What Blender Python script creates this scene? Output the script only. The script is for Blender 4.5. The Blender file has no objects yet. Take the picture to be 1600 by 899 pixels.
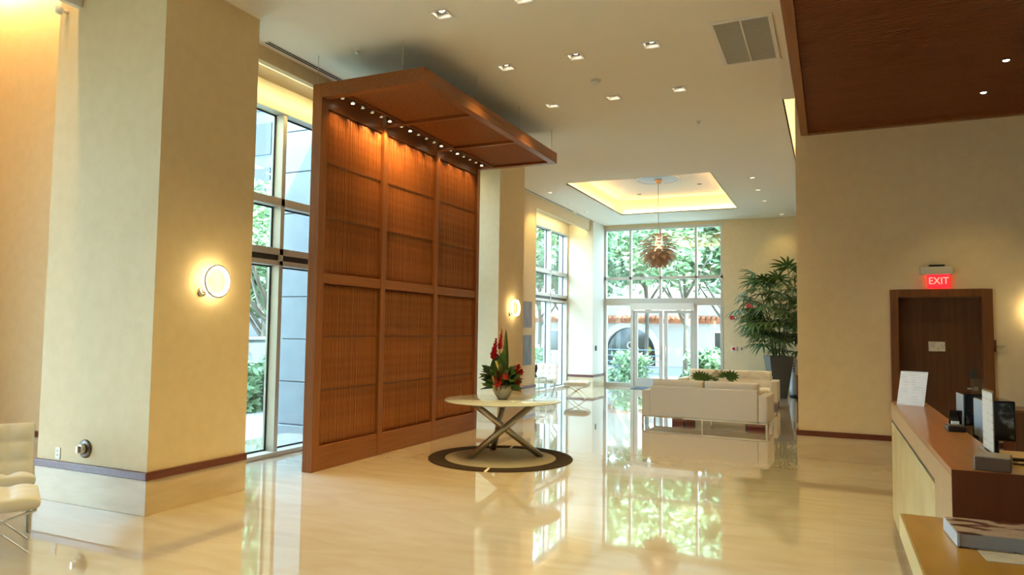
import bpy, bmesh, math, random
from mathutils import Vector, Matrix
random.seed(7)
C = bpy.context.scene.collection
SC = bpy.context.scene
PI = math.pi

# ---------------------------------------------------------------- camera
cam_d = bpy.data.cameras.new('camera')
cam = bpy.data.objects.new('camera', cam_d); C.objects.link(cam)
cr = Vector((0.911278, 0.411603, 0.012475)); cu = Vector((0.013315, -0.059729, 0.998126)); cf = Vector((-0.411577, 0.909404, 0.05991))
cam.matrix_world = Matrix(((cr.x, cu.x, -cf.x, 0), (cr.y, cu.y, -cf.y, 0), (cr.z, cu.z, -cf.z, 1.7), (0, 0, 0, 1)))
cam_d.sensor_width = 36; cam_d.lens = 1101.84 / 1600 * 36; cam_d.clip_start = .05; cam_d.clip_end = 400
SC.camera = cam

# ---------------------------------------------------------------- world, sun, exposure
w = bpy.data.worlds.new('sky'); SC.world = w; w.use_nodes = True
bg = w.node_tree.nodes['Background']; bg.inputs[0].default_value = (.73, .86, 1.0, 1); bg.inputs[1].default_value = 10.8
sd = bpy.data.lights.new('sun', 'SUN'); sd.energy = 17; sd.angle = .02; sd.color = (1, .95, .86)
sun = bpy.data.objects.new('sun', sd); C.objects.link(sun)
sun.rotation_euler = Vector((-.60, .40, -1.0)).to_track_quat('-Z', 'Y').to_euler()
SC.view_settings.view_transform = 'Standard'; SC.view_settings.look = 'None'
SC.view_settings.exposure = 0.72; SC.view_settings.gamma = 1; SC.view_settings.use_curve_mapping = False
try:
    SC.cycles.max_bounces = 10; SC.cycles.diffuse_bounces = 5; SC.cycles.glossy_bounces = 4
    SC.cycles.transparent_max_bounces = 12; SC.cycles.sample_clamp_indirect = 4
    SC.cycles.caustics_reflective = False; SC.cycles.caustics_refractive = False
except Exception: pass
WARM = (1.0, .60, .22); SOFT = (1.0, .76, .28)
K_DOWN, K_COVE, K_VAL, K_WALL = 74, 4.0, 6, 8.5

# ---------------------------------------------------------------- materials
def nd(nt, t, **k):
    n = nt.nodes.new(t)
    for a, b in k.items(): setattr(n, a, b)
    return n
def mat(name, col, rough=.5, metal=0, col2=None, scale=(3, 3, 3), detail=4, bump=0, bscale=60, emit=None, es=0, spec=.5, coat=0, lo=.35, hi=.65, trans=0):
    m = bpy.data.materials.new(name); m.use_nodes = True; nt = m.node_tree; b = nt.nodes['Principled BSDF']
    b.inputs['Base Color'].default_value = (*col, 1); b.inputs['Roughness'].default_value = rough; b.inputs['Metallic'].default_value = metal
    b.inputs['Specular IOR Level'].default_value = spec; b.inputs['Coat Weight'].default_value = coat; b.inputs['Coat Roughness'].default_value = .08
    b.inputs['Transmission Weight'].default_value = trans
    tc = nd(nt, 'ShaderNodeTexCoord')
    if col2:
        mp = nd(nt, 'ShaderNodeMapping'); mp.inputs['Scale'].default_value = scale
        n = nd(nt, 'ShaderNodeTexNoise'); n.inputs['Detail'].default_value = detail; n.inputs['Scale'].default_value = 1
        r = nd(nt, 'ShaderNodeValToRGB'); r.color_ramp.elements[0].position = lo; r.color_ramp.elements[1].position = hi
        r.color_ramp.elements[0].color = (*col, 1); r.color_ramp.elements[1].color = (*col2, 1)
        nt.links.new(tc.outputs['Object'], mp.inputs[0]); nt.links.new(mp.outputs[0], n.inputs['Vector']); nt.links.new(n.outputs[0], r.inputs[0]); nt.links.new(r.outputs[0], b.inputs['Base Color'])
    if bump:
        n2 = nd(nt, 'ShaderNodeTexNoise'); n2.inputs['Scale'].default_value = bscale; n2.inputs['Detail'].default_value = 3
        bp = nd(nt, 'ShaderNodeBump'); bp.inputs['Strength'].default_value = bump; bp.inputs['Distance'].default_value = .01
        nt.links.new(tc.outputs['Object'], n2.inputs['Vector']); nt.links.new(n2.outputs[0], bp.inputs['Height']); nt.links.new(bp.outputs[0], b.inputs['Normal'])
    if emit:
        b.inputs['Emission Color'].default_value = (*emit, 1); b.inputs['Emission Strength'].default_value = es
    return m
def glass_mat(name, tint, refl=.06, rough=0.0, gcol=(1, 1, 1)):
    m = bpy.data.materials.new(name); m.use_nodes = True; nt = m.node_tree; nt.nodes.clear()
    o = nd(nt, 'ShaderNodeOutputMaterial'); t = nd(nt, 'ShaderNodeBsdfTransparent'); t.inputs[0].default_value = (*tint, 1)
    g = nd(nt, 'ShaderNodeBsdfGlossy'); g.inputs['Roughness'].default_value = rough; g.inputs[0].default_value = (*gcol, 1)
    lw = nd(nt, 'ShaderNodeLayerWeight'); lw.inputs[0].default_value = .5
    pw = nd(nt, 'ShaderNodeMath', operation='POWER'); pw.inputs[1].default_value = 4.0
    ad = nd(nt, 'ShaderNodeMath', operation='MULTIPLY_ADD'); ad.inputs[1].default_value = .6; ad.inputs[2].default_value = refl; ad.use_clamp = True
    mx = nd(nt, 'ShaderNodeMixShader'); nt.links.new(lw.outputs['Facing'], pw.inputs[0]); nt.links.new(pw.outputs[0], ad.inputs[0]); nt.links.new(ad.outputs[0], mx.inputs[0]); nt.links.new(t.outputs[0], mx.inputs[1]); nt.links.new(g.outputs[0], mx.inputs[2]); nt.links.new(mx.outputs[0], o.inputs[0])
    return m
def marble_floor():
    m = mat('polished cream marble', (.62, .50, .36), .05, spec=.6, coat=.7); nt = m.node_tree; b = nt.nodes['Principled BSDF']
    b.inputs['Coat IOR'].default_value = 1.62; b.inputs['Coat Roughness'].default_value = .015
    tc = nd(nt, 'ShaderNodeTexCoord'); mp = nd(nt, 'ShaderNodeMapping'); mp.inputs['Rotation'].default_value = (0, 0, .5); mp.inputs['Scale'].default_value = (.7, 2.4, 1)
    n = nd(nt, 'ShaderNodeTexNoise'); n.inputs['Scale'].default_value = 1.6; n.inputs['Detail'].default_value = 8; n.inputs['Distortion'].default_value = 1.2
    r = nd(nt, 'ShaderNodeValToRGB'); r.color_ramp.elements[0].color = (.52, .43, .325, 1); r.color_ramp.elements[1].color = (.58, .50, .40, 1); r.color_ramp.elements[0].position = .3; r.color_ramp.elements[1].position = .62
    br = nd(nt, 'ShaderNodeTexBrick'); br.inputs['Scale'].default_value = 1; br.offset = 0; br.inputs['Brick Width'].default_value = .9; br.inputs['Row Height'].default_value = .9
    br.inputs['Mortar Size'].default_value = .0015; br.inputs['Color1'].default_value = (1, 1, 1, 1); br.inputs['Color2'].default_value = (.965, .96, .95, 1); br.inputs['Mortar'].default_value = (.9, .88, .85, 1)
    mx = nd(nt, 'ShaderNodeMixRGB', blend_type='MULTIPLY'); mx.inputs[0].default_value = 1
    L = nt.links.new
    L(tc.outputs['Object'], mp.inputs[0]); L(mp.outputs[0], n.inputs['Vector']); L(n.outputs[0], r.inputs[0]); L(tc.outputs['Object'], br.inputs['Vector'])
    L(r.outputs[0], mx.inputs[1]); L(br.outputs[0], mx.inputs[2]); L(mx.outputs[0], b.inputs['Base Color'])
    return m
def print_mat(name, paper, ink, sx, sz, axis='z'):
    """printed sheet: rows of soft broken ink lines"""
    m = mat(name, paper, .5); nt = m.node_tree; b = nt.nodes['Principled BSDF']; L = nt.links.new
    tc = nd(nt, 'ShaderNodeTexCoord'); wv = nd(nt, 'ShaderNodeTexWave'); wv.bands_direction = 'Z' if axis == 'z' else 'Y'; wv.inputs['Scale'].default_value = sz
    n = nd(nt, 'ShaderNodeTexNoise'); n.inputs['Scale'].default_value = sx; n.inputs['Detail'].default_value = 1
    mu = nd(nt, 'ShaderNodeMath', operation='MULTIPLY'); r = nd(nt, 'ShaderNodeValToRGB'); r.color_ramp.elements[0].color = (*paper, 1); r.color_ramp.elements[1].color = (*ink, 1)
    r.color_ramp.elements[0].position = .42; r.color_ramp.elements[1].position = .55
    L(tc.outputs['Object'], wv.inputs['Vector']); L(tc.outputs['Object'], n.inputs['Vector']); L(wv.outputs[0], mu.inputs[0]); L(n.outputs[0], mu.inputs[1]); L(mu.outputs[0], r.inputs[0]); L(r.outputs[0], b.inputs['Base Color'])
    return m

PAINT = mat('cream wall paint', (.77, .62, .39), .7, col2=(.74, .59, .36), scale=(9, 9, 9), bump=.08, bscale=220, spec=.25)
PAINTW = mat('pale plaster', (.78, .73, .62), .7, spec=.25)
CEIL = mat('ceiling paint', (.91, .87, .78), .8, spec=.2)
WHITE = mat('white paint', (.85, .83, .78), .5)
COFF = mat('coffer paint', (.86, .80, .70), .7)
FLOOR = marble_floor()
BASE = mat('travertine base', (.66, .52, .34), .25, col2=(.58, .44, .27), scale=(2, 2, 9), detail=6)
RAIL = mat('dark cherry rail', (.10, .022, .012), .3, col2=(.15, .035, .016), scale=(30, 2, 30))
WOOD = mat('cherry veneer', (.27, .098, .032), .38, col2=(.22, .074, .022), scale=(30, 30, 1.5), detail=6, spec=.4)
WOODH = mat('cherry veneer along', (.27, .098, .032), .38, col2=(.22, .074, .022), scale=(30, 1.5, 30), detail=6, spec=.4)
ROD = mat('turned cherry rod', (.34, .115, .028), .42, col2=(.24, .075, .018), scale=(40, 40, 6), spec=.4)
RODB = mat('cherry backing', (.12, .035, .012), .6)
SLAT = mat('soffit slat wood', (.20, .050, .014), .45, col2=(.16, .038, .010), scale=(1.2, 30, 30), spec=.35)
SLATB = mat('soffit backing', (.07, .018, .006), .7)
DOORW = mat('dark walnut door', (.085, .032, .014), .35, col2=(.125, .05, .02), scale=(24, 24, 1.6), detail=6)
DOORF = mat('walnut door frame', (.20, .075, .026), .35, col2=(.15, .052, .018), scale=(24, 24, 2), detail=6)
FRAME = mat('anodised window frame', (.62, .60, .56), .4, metal=.3)
GLASS = glass_mat('window glass', (.80, .93, .97), .07)
STEEL = mat('brushed steel', (.62, .57, .48), .28, metal=1, col2=(.50, .46, .38), scale=(60, 60, 60))
CHROME = mat('chrome', (.80, .80, .80), .08, metal=1)
BLACK = mat('black plastic', (.012, .012, .014), .35)
GLOSSB = mat('glossy black', (.01, .012, .016), .08, spec=.7)
DARK = mat('dark grey metal', (.05, .05, .05), .5)
LEATHER = mat('white leather', (.80, .76, .68), .42, bump=.05, bscale=120)
BULB = mat('lamp bulb', (1, 1, 1), .4, emit=(1, .86, .62), es=14)
SLOTDARK = mat('painted slot dark', (.004, .004, .004), 1, spec=0)
BULBD = mat('dimmed lamp bulb', (.8, .75, .7), .3, emit=(1, .8, .5), es=.35)
RING = mat('glowing ring tube', (1, 1, 1), .4, emit=(1, .80, .42), es=8)

# ---------------------------------------------------------------- mesh builder
ORG = {}
class MB:
    def __init__(s): s.v = []; s.f = []; s.sm = []
    def add(s, vs, fs, smooth=False):
        o = len(s.v); s.v += [tuple(v) for v in vs]; s.f += [tuple(i + o for i in f) for f in fs]; s.sm += [smooth] * len(fs); return s
    def box(s, x0, x1, y0, y1, z0, z1):
        return s.add([(x0, y0, z0), (x1, y0, z0), (x1, y1, z0), (x0, y1, z0), (x0, y0, z1), (x1, y0, z1), (x1, y1, z1), (x0, y1, z1)],
                     [(3, 2, 1, 0), (4, 5, 6, 7), (0, 1, 5, 4), (1, 2, 6, 5), (2, 3, 7, 6), (3, 0, 4, 7)])
    def tube(s, pts, r, n=8, cap=True, flat=None):
        pts = [Vector(p) for p in pts]; k = len(pts); rr = r if isinstance(r, (list, tuple)) else [r] * k
        ref = None; vs = []; fs = []
        for i, p in enumerate(pts):
            t = (pts[min(i + 1, k - 1)] - pts[max(i - 1, 0)]).normalized()
            if ref is None:
                a = Vector((0, 0, 1)) if abs(t.z) < .9 else Vector((1, 0, 0)); ref = t.cross(a).normalized()
            ref = (ref - t * ref.dot(t)).normalized(); b = t.cross(ref)
            for j in range(n):
                q = 2 * PI * j / n + (PI / n if n == 4 else 0); fa = flat or (1, 1)
                vs.append(p + ref * math.cos(q) * rr[i] * fa[0] + b * math.sin(q) * rr[i] * fa[1])
        for i in range(k - 1):
            for j in range(n): fs.append((i * n + j, i * n + (j + 1) % n, (i + 1) * n + (j + 1) % n, (i + 1) * n + j))
        s.add(vs, fs, n > 4)
        if cap: s.add(vs[:n], [tuple(range(n))[::-1]]); s.add(vs[-n:], [tuple(range(n))])
        return s
    def lathe(s, prof, c=(0, 0, 0), n=24, smooth=True, axis='z'):
        vs = []; fs = []; k = len(prof)
        for r, z in prof:
            for j in range(n):
                a = 2 * PI * j / n; p = (r * math.cos(a), r * math.sin(a), z)
                if axis == 'x': p = (p[2], p[0], p[1])
                if axis == 'y': p = (p[0], p[2], p[1])
                vs.append((c[0] + p[0], c[1] + p[1], c[2] + p[2]))
        for i in range(k - 1):
            for j in range(n): fs.append((i * n + j, i * n + (j + 1) % n, (i + 1) * n + (j + 1) % n, (i + 1) * n + j))
        s.add(vs, fs, smooth)
        if prof[0] == prof[-1]: return s
        if prof[0][0] > 1e-4: s.add(vs[:n], [tuple(range(n))[::-1]])
        if prof[-1][0] > 1e-4: s.add(vs[-n:], [tuple(range(n))])
        return s
    def torus(s, c, R, r, n=32, m=10, axis='x'):
        vs = []; fs = []
        for i in range(n):
            a = 2 * PI * i / n
            for j in range(m):
                b = 2 * PI * j / m; q = R + r * math.cos(b); p = (q * math.cos(a), q * math.sin(a), r * math.sin(b))
                if axis == 'x': p = (p[2], p[0], p[1])
                vs.append((c[0] + p[0], c[1] + p[1], c[2] + p[2]))
        for i in range(n):
            for j in range(m): fs.append((i * m + j, ((i + 1) % n) * m + j, ((i + 1) % n) * m + (j + 1) % m, i * m + (j + 1) % m))
        return s.add(vs, fs, True)
    def prism(s, poly, axis, lo, hi):
        k = len(poly)
        def P(a, b, c): return {'x': (c, a, b), 'y': (a, c, b), 'z': (a, b, c)}[axis]
        vs = [P(a, b, lo) for a, b in poly] + [P(a, b, hi) for a, b in poly]
        return s.add(vs, [tuple(range(k))[::-1], tuple(range(k, 2 * k))] + [(i, (i + 1) % k, k + (i + 1) % k, k + i) for i in range(k)])
    def pad(s, cx, cy, cz, lx, ly, lz, M=None, nx=10, ny=10, tx=0, ty=0, td=.02, p=8):
        """soft cushion, optionally with a grid of tufts on its top"""
        def co(k, n): return math.sin(PI / 2 * (2 * k / n - 1))
        vs = []; fs = []
        for side in (1, -1):
            for i in range(nx + 1):
                for j in range(ny + 1):
                    u, v = co(i, nx), co(j, ny)
                    h = (max(0, 1 - abs(u) ** p) * max(0, 1 - abs(v) ** p)) ** .3 * lz / 2 * side
                    if side == 1 and tx: h -= td * (1 - abs(math.sin(PI * (u + 1) / 2 * tx)) ** .5 * abs(math.sin(PI * (v + 1) / 2 * ty)) ** .5) * (1 - max(abs(u), abs(v)) ** 6)
                    vs.append(Vector((cx + u * lx / 2, cy + v * ly / 2, cz + h)))
        if M: vs = [M @ v for v in vs]
        N = (nx + 1) * (ny + 1)
        for i in range(nx):
            for j in range(ny):
                a, b, c, d = i * (ny + 1) + j, (i + 1) * (ny + 1) + j, (i + 1) * (ny + 1) + j + 1, i * (ny + 1) + j + 1
                fs.append((a, b, c, d)); fs.append((N + d, N + c, N + b, N + a))
        return s.add(vs, fs, True)
    def xf(s, M): s.v = [tuple(M @ Vector(v)) for v in s.v]; return s
def mesh(name, mb, m, org=Vector((0, 0, 0))):
    me = bpy.data.meshes.new(name); me.from_pydata([tuple(Vector(v) - org) for v in mb.v], [], mb.f)
    me.polygons.foreach_set('use_smooth', mb.sm); me.update()
    bm = bmesh.new(); bm.from_mesh(me); bmesh.ops.remove_doubles(bm, verts=bm.verts, dist=1e-5) if len(mb.v) < 20000 else None
    bmesh.ops.recalc_face_normals(bm, faces=bm.faces) if len(mb.v) < 20000 else None
    bm.to_mesh(me); bm.free()
    if m: me.materials.append(m)
    return me
def put(name, me, parent=None, loc=(0, 0, 0), rot=None):
    o = bpy.data.objects.new(name, me); C.objects.link(o)
    if parent: o.parent = parent
    o.location = loc
    if rot: o.rotation_euler = rot
    ORG[o] = ORG.get(parent, Vector((0, 0, 0))) + Vector(loc)
    return o
def obj(name, mb, m, parent=None, bev=0, seg=2):
    o = put(name, mesh(name, mb, m, ORG.get(parent, Vector((0, 0, 0)))), parent)
    if bev:
        md = o.modifiers.new('bevel', 'BEVEL'); md.width = bev; md.segments = seg; md.limit_method = 'ANGLE'
    return o
def tag(o, label, cat, group=None):
    o['label'] = label; o['category'] = cat
    if group: o['group'] = group
    return o
def thing(name, label, cat, loc=(0, 0, 0), group=None):
    o = bpy.data.objects.new(name, None); C.objects.link(o); o.location = loc; o.empty_display_size = .1; ORG[o] = Vector(loc)
    return tag(o, label, cat, group)
def struct(name, mb, m, parent=None, bev=0):
    o = obj(name, mb, m, parent, bev)
    if not parent: o['kind'] = 'structure'
    return o
def snode(name, loc=(0, 0, 0)):
    o = bpy.data.objects.new(name, None); C.objects.link(o); o.location = loc; ORG[o] = Vector(loc); o['kind'] = 'structure'; return o
def dup(root, loc, label=None, rotz=None):
    r = root.copy(); C.objects.link(r); r.location = loc
    if rotz is not None: r.rotation_euler = (0, 0, rotz)
    if label: r['label'] = label
    for ch in list(root.children):
        c = ch.copy(); C.objects.link(c); c.parent = r
        for g in ch.children:
            d = g.copy(); C.objects.link(d); d.parent = c
    return r
def area(name, loc, sx, sy, dirv, power, col, parent=None):
    l = bpy.data.lights.new(name, 'AREA'); l.shape = 'RECTANGLE'; l.energy = power; l.color = col
    o = bpy.data.objects.new(name, l); C.objects.link(o); z = -Vector(dirv).normalized()
    ax = Vector((1, 0, 0)) if sx > sy else Vector((0, 1, 0)); l.size = max(sx, sy); l.size_y = min(sx, sy)
    y = z.cross(ax).normalized(); x = y.cross(z)
    o.rotation_euler = Matrix((x, y, z)).transposed().to_euler()
    if parent: o.parent = parent; o.location = Vector(loc) - ORG[parent]
    else: o.location = loc
    return o
def spot(name, loc, power, col, ang, dirv=(0, 0, -1), parent=None, rad=.05, blend=.6):
    l = bpy.data.lights.new(name, 'SPOT'); l.energy = power; l.color = col; l.spot_size = math.radians(ang); l.spot_blend = blend; l.shadow_soft_size = rad
    o = bpy.data.objects.new(name, l); C.objects.link(o); o.rotation_euler = Vector(dirv).to_track_quat('-Z', 'Y').to_euler()
    if parent: o.parent = parent; o.location = Vector(loc) - ORG[parent]
    else: o.location = loc
    return o
def text_mesh(s, size, depth):
    c = bpy.data.curves.new('lettering', 'FONT'); c.body = s; c.size = size; c.extrude = depth; c.align_x = 'CENTER'; c.align_y = 'CENTER'
    o = bpy.data.objects.new('lettering', c); C.objects.link(o); bpy.context.view_layer.update()
    me = bpy.data.meshes.new_from_object(o.evaluated_get(bpy.context.evaluated_depsgraph_get())); bpy.data.objects.remove(o); bpy.data.curves.remove(c)
    return me

# ================================================================= SETTING
XL, ZC, YF = -7.14, 5.02, 21.4
XC = -5.595                     # room-side face of the columns
XW = -6.72                      # glazing line of the near bay
XW2 = -7.30                     # glazing line of the far bay
struct('floor', MB().box(-8.0, 6.2, 4.49, YF + .15, -.12, 0).box(-10.5, 6.2, -5.2, 4.49, -.12, 0).box(-10.5, -8.0, 4.49, 5.8, -.12, 0), FLOOR)

# ---- downlight grid, coffers, vents: openings in the ceiling
near_rows = (7.93, 9.56, 6.30, 4.67, 3.04)
near_cols = (-3.71, -2.78, -1.855)
DL = [(x, y, .085) for y in near_rows for x in near_cols]
DLF = [(-1.5, 15.73), (-1.5, 17.14), (-1.5, 18.62), (-1.21, 20.9), (-6.15, 15.72), (-6.17, 17.26), (-6.17, 18.64)]
holes = [(x - r, x + r, y - r, y + r) for x, y, r in DL] + [(x - .06, x + .06, y - .06, y + .06) for x, y in DLF]
COF1 = (-5.41, -2.25, 14.87, 19.5); COF2 = (-.57, 1.9, 10.56, 15.0)
holes += [COF1, COF2, (-10.6, -6.83, -5.2, 4.49), (-10.6, XL, 4.49, 5.8), (-10.6, -7.0, 5.8, 11.76), (-10.6, -7.6, 11.76, YF + .15)]
ZN = 6.3
xs = sorted({-10.6, 6.2} | {h[0] for h in holes} | {h[1] for h in holes}); ys = sorted({-5.2, YF + .15} | {h[2] for h in holes} | {h[3] for h in holes})
cm = MB()
for i in range(len(xs) - 1):
    j = 0
    while j < len(ys) - 1:
        def inh(j):
            cx, cy = (xs[i] + xs[i + 1]) / 2, (ys[j] + ys[j + 1]) / 2
            return any(h[0] < cx < h[1] and h[2] < cy < h[3] for h in holes)
        if inh(j): j += 1; continue
        k = j
        while k < len(ys) - 1 and not inh(k): k += 1
        cm.box(xs[i], xs[i + 1], ys[j], ys[k], ZC, ZC + .014); j = k
ceiling = struct('ceiling', cm, CEIL)
struct('ceiling_light_stop', MB().box(-7.0, 6.4, 5.8, 11.76, 5.75, 5.95).box(-8.0, 6.4, 11.76, YF + .4, 5.75, 5.95).box(-6.80, 6.4, -5.4, 5.8, 5.75, 5.95), WHITE)  # unseen slab added over the ceiling to keep light from leaking in
struct('ceiling_nook', MB().box(-10.7, -6.80, -5.4, 5.8, ZN, ZN + .2).box(-6.8, -5.6, 4.49, 5.8, ZN, ZN + .2), WHITE)
def coffer(name, b, wide, top):
    x0, x1, y0, y1 = b; X0, X1, Y0, Y1 = x0 - wide, x1 + wide, y0 - wide, y1 + wide; t = .03
    m = MB()
    m.box(X0 - t, X0, Y0 - t, Y1 + t, ZC + .014, top); m.box(X1, X1 + t, Y0 - t, Y1 + t, ZC + .014, top)
    m.box(X0, X1, Y0 - t, Y0, ZC + .014, top); m.box(X0, X1, Y1, Y1 + t, ZC + .014, top); m.box(X0 - t, X1 + t, Y0 - t, Y1 + t, top, top + .04)
    r = struct(name, m, COFF)
    l = MB()
    for q in ((x0 - .02, x0, y0 - .02, y1 + .02), (x1, x1 + .02, y0 - .02, y1 + .02), (x0, x1, y0 - .02, y0), (x0, x1, y1, y1 + .02)): l.box(*q, ZC, ZC + .02)
    obj('cove_lip', l, COFF, r)
    zz = ZC + .04; g = wide / 2 + .02
    ln = MB()
    for q in ((x0 - g - .01, x0 - g + .01, y0, y1), (x1 + g - .01, x1 + g + .01, y0, y1), (x0, x1, y0 - g - .01, y0 - g + .01), (x0, x1, y1 + g - .01, y1 + g + .01)): ln.box(*q, ZC + .016, zz - .002)
    obj('light_strip', ln, WHITE, r)
    cx, cy, lx, ly = (x0 + x1) / 2, (y0 + y1) / 2, x1 - x0, y1 - y0
    area('cove_light', (x0 - g, cy, zz), .05, ly, (-.25, 0, 1), K_COVE * ly, WARM, r); area('cove_light', (x1 + g, cy, zz), .05, ly, (.25, 0, 1), K_COVE * ly, WARM, r)
    area('cove_light', (cx, y0 - g, zz), lx, .05, (0, -.25, 1), K_COVE * lx, WARM, r); area('cove_light', (cx, y1 + g, zz), lx, .05, (0, .25, 1), K_COVE * lx, WARM, r)
    return r
cof1 = coffer('ceiling_coffer_far', COF1, .16, 5.46)
cof2 = coffer('ceiling_coffer_right', COF2, .16, 5.46)

# ---- walls
def wall(name, *boxes, m=PAINT):
    b = MB()
    for q in boxes: b.box(*q)
    return struct(name, b, m)
wall('wall_left', (-10.6, -10.4, -5.2, -4.4, 0, ZN), (-10.6, -10.4, 3.0, 5.8, 0, ZN), (-10.6, -10.4, -4.4, 3.0, 4.4, ZN), (-10.4, XL, 5.6, 5.8, 0, ZN))
wall('wall_back_bounce', (-10.6, 6.2, -5.4, -5.2, 0, ZN))  # unseen wall added behind the camera to hold bounce light
wall('wall_right_side', (6.0, 6.2, -5.2, 10.49, 0, ZC))
colA = wall('wall_near_column', (XL, XC, 4.49, 5.652, 0, ZN))
colB = wall('wall_far_column', (-7.3, XC, 11.76, 12.92, 0, ZC))
wall('wall_left_bay', (-7.5, -6.6, 12.92, 16.0, 0, ZC))
wall('wall_far_pier', (-7.6, -6.5, 20.25, YF + .2, 0, ZC), m=PAINTW)
wall('wall_near_header', (-6.16, -6.08, 5.652, 11.76, 4.845, ZC), (-7.0, -6.16, 5.652, 11.76, 4.93, ZC))
wall('wall_far_header', (-6.70, -6.6, 16.0, 20.25, 4.72, ZC), (-7.6, -6.70, 16.0, 20.25, 4.93, ZC))
DX0, DX1, DZ = .707, 1.84, 2.286
wr = wall('wall_right', (-.423, DX0, 10.49, 10.75, 0, ZC), (DX1, 6.2, 10.49, 10.75, 0, ZC), (DX0, DX1, 10.49, 10.75, DZ, ZC))
FX0, FX1, FZ = -6.5, -2.88, 4.93
wall('wall_far', (FX1, 3.3, YF, YF + .2, 0, ZC), (FX0, FX1, YF, YF + .2, FZ, ZC))
wall('wall_far_right_side', (3.1, 3.3, 10.75, YF, 0, ZC))

# ---- baseboards: travertine base with dark cherry rail
def baseb(side, *runs):
    s = MB(); r = MB()
    for x0, x1, y0, y1, nx, ny in runs:
        for (q, z0, z1, t) in ((s, 0, .315, .018), (r, .315, .385, .032)):
            q.box(x0 - (t if nx < 0 else 0), x1 + (t if nx > 0 else 0), y0 - (t if ny < 0 else 0), y1 + (t if ny > 0 else 0), z0, z1)
    o = struct('baseboard_' + side, s, BASE, bev=.003); obj('rail', r, RAIL, o, .006)
baseb('near_column', (XL, XC, 4.49, 4.55, 1, -1), (XC - .05, XC, 4.55, 5.652, 1, 0))
baseb('far_column', (-6.7, XC, 11.76, 11.8, 1, -1), (XC - .05, XC, 11.8, 12.92, 1, 0))
baseb('left', (-10.4, XL, 5.6, 5.65, 0, -1), (-10.45, -10.4, 3.0, 5.57, 1, 0))
baseb('left_bay', (-6.65, -6.6, 12.92, 16.0, 1, 0))
baseb('right', (-.423, DX0 - .002, 10.49, 10.55, -1, -1), (-.423, -.40, 10.55, 10.75, -1, 0), (DX1 + .002, 6.0, 10.49, 10.55, 0, -1))
baseb('far_pier', (-7.28, -6.5, 20.25, 20.3, 1, -1), (-6.55, -6.5, 20.3, YF - .02, 1, 0))
baseb('far', (FX1 + .01, 3.1, YF, YF + .05, 0, -1))

# ---- cove along the left wall
cvo = struct('trim_1', MB().box(-6.86, -6.80, -5.2, 4.49, 4.87, ZN), WHITE)
obj('light_strip', MB().box(-6.90, -6.87, -5.2, 4.4, 6.20, 6.22), WHITE, cvo)
area('cove_light', (-6.95, 2.2, 6.19), .05, 4.4, (-.15, 0, -1), K_WALL * 4.4, WARM, cvo)
cv2 = struct('trim_2', MB().box(-10.4, XL, 5.55, 5.6, 6.21, ZN), WHITE)
area('cove_light', (-8.8, 5.42, 6.2), 3.1, .05, (0, .3, -1), K_WALL * 2 * 3.1, WARM, cv2)

# ---- windows of the left bays: mullions along y, glass at plane x
def side_window(name, X, y0, y1, mull, ztop, valance_z, dep=.20):
    r = snode(name, (X, (y0 + y1) / 2, 0))
    fw = .07
    obj('sill', MB().box(X - dep, X + .05, y0, y1, 0, .06), FRAME, r, .004)
    obj('head', MB().box(X - dep, X + .02, y0, y1, ztop - .17, ztop + .2), FRAME, r, .004)
    for z0, z1 in ((3.32, 3.43), (2.52, 2.585), (2.66, 2.75)):
        obj('transom', MB().box(X - dep * .8, X, y0, y1, z0, z1), FRAME, r, .004)
    obj('transom_reveal', MB().box(X - dep * .8, X - .03, y0, y1, 2.585, 2.66), DARK, r)
    ml = [y0 + fw / 2] + list(mull) + [y1 - fw / 2]
    for y in ml: obj('mullion', MB().box(X - dep, X, y - fw / 2, y + fw / 2, .06, ztop - .17), FRAME, r, .004)
    g = X - dep * .78; gk = MB()
    for a, b in zip(ml[:-1], ml[1:]):
        for z0, z1 in ((.06, 2.52), (2.75, 3.32), (3.43, ztop - .17)):
            obj('pane', MB().box(g - .006, g + .006, a + fw / 2, b - fw / 2, z0, z1), GLASS, r)
            for q in ((a + fw / 2, a + fw / 2 + .02, z0, z1), (b - fw / 2 - .02, b - fw / 2, z0, z1), (a + fw / 2, b - fw / 2, z0, z0 + .02), (a + fw / 2, b - fw / 2, z1 - .02, z1)): gk.box(g + .006, g + .02, *q)
    obj('gasket', gk, BLACK, r)
    return r
win1 = side_window('window_1', XW, 5.652, 11.76, (7.32, 8.95, 10.4), 4.75, 4.84)
win2 = side_window('window_2', XW2, 16.0, 20.25, (17.4, 18.83), 4.75, 4.72)
win3 = side_window('window_3', -10.42, -4.4, 3.0, (-2.6, -.8, 1.1), 4.35, 4.4)
area('valance_light', (-6.32, 8.7, 4.915), .05, 5.9, (-.55, 0, -1), K_VAL * 5.9, SOFT, win1)
area('valance_light', (-6.85, 18.1, 4.915), .05, 4.1, (-.3, 0, -1), K_VAL * 4.1, SOFT, win2)
obj('light_strip', MB().box(-6.345, -6.295, 5.7, 11.7, 4.918, 4.93), WHITE, win1)
obj('light_strip', MB().box(-6.875, -6.825, 16.05, 20.2, 4.918, 4.93), WHITE, win2)

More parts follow.
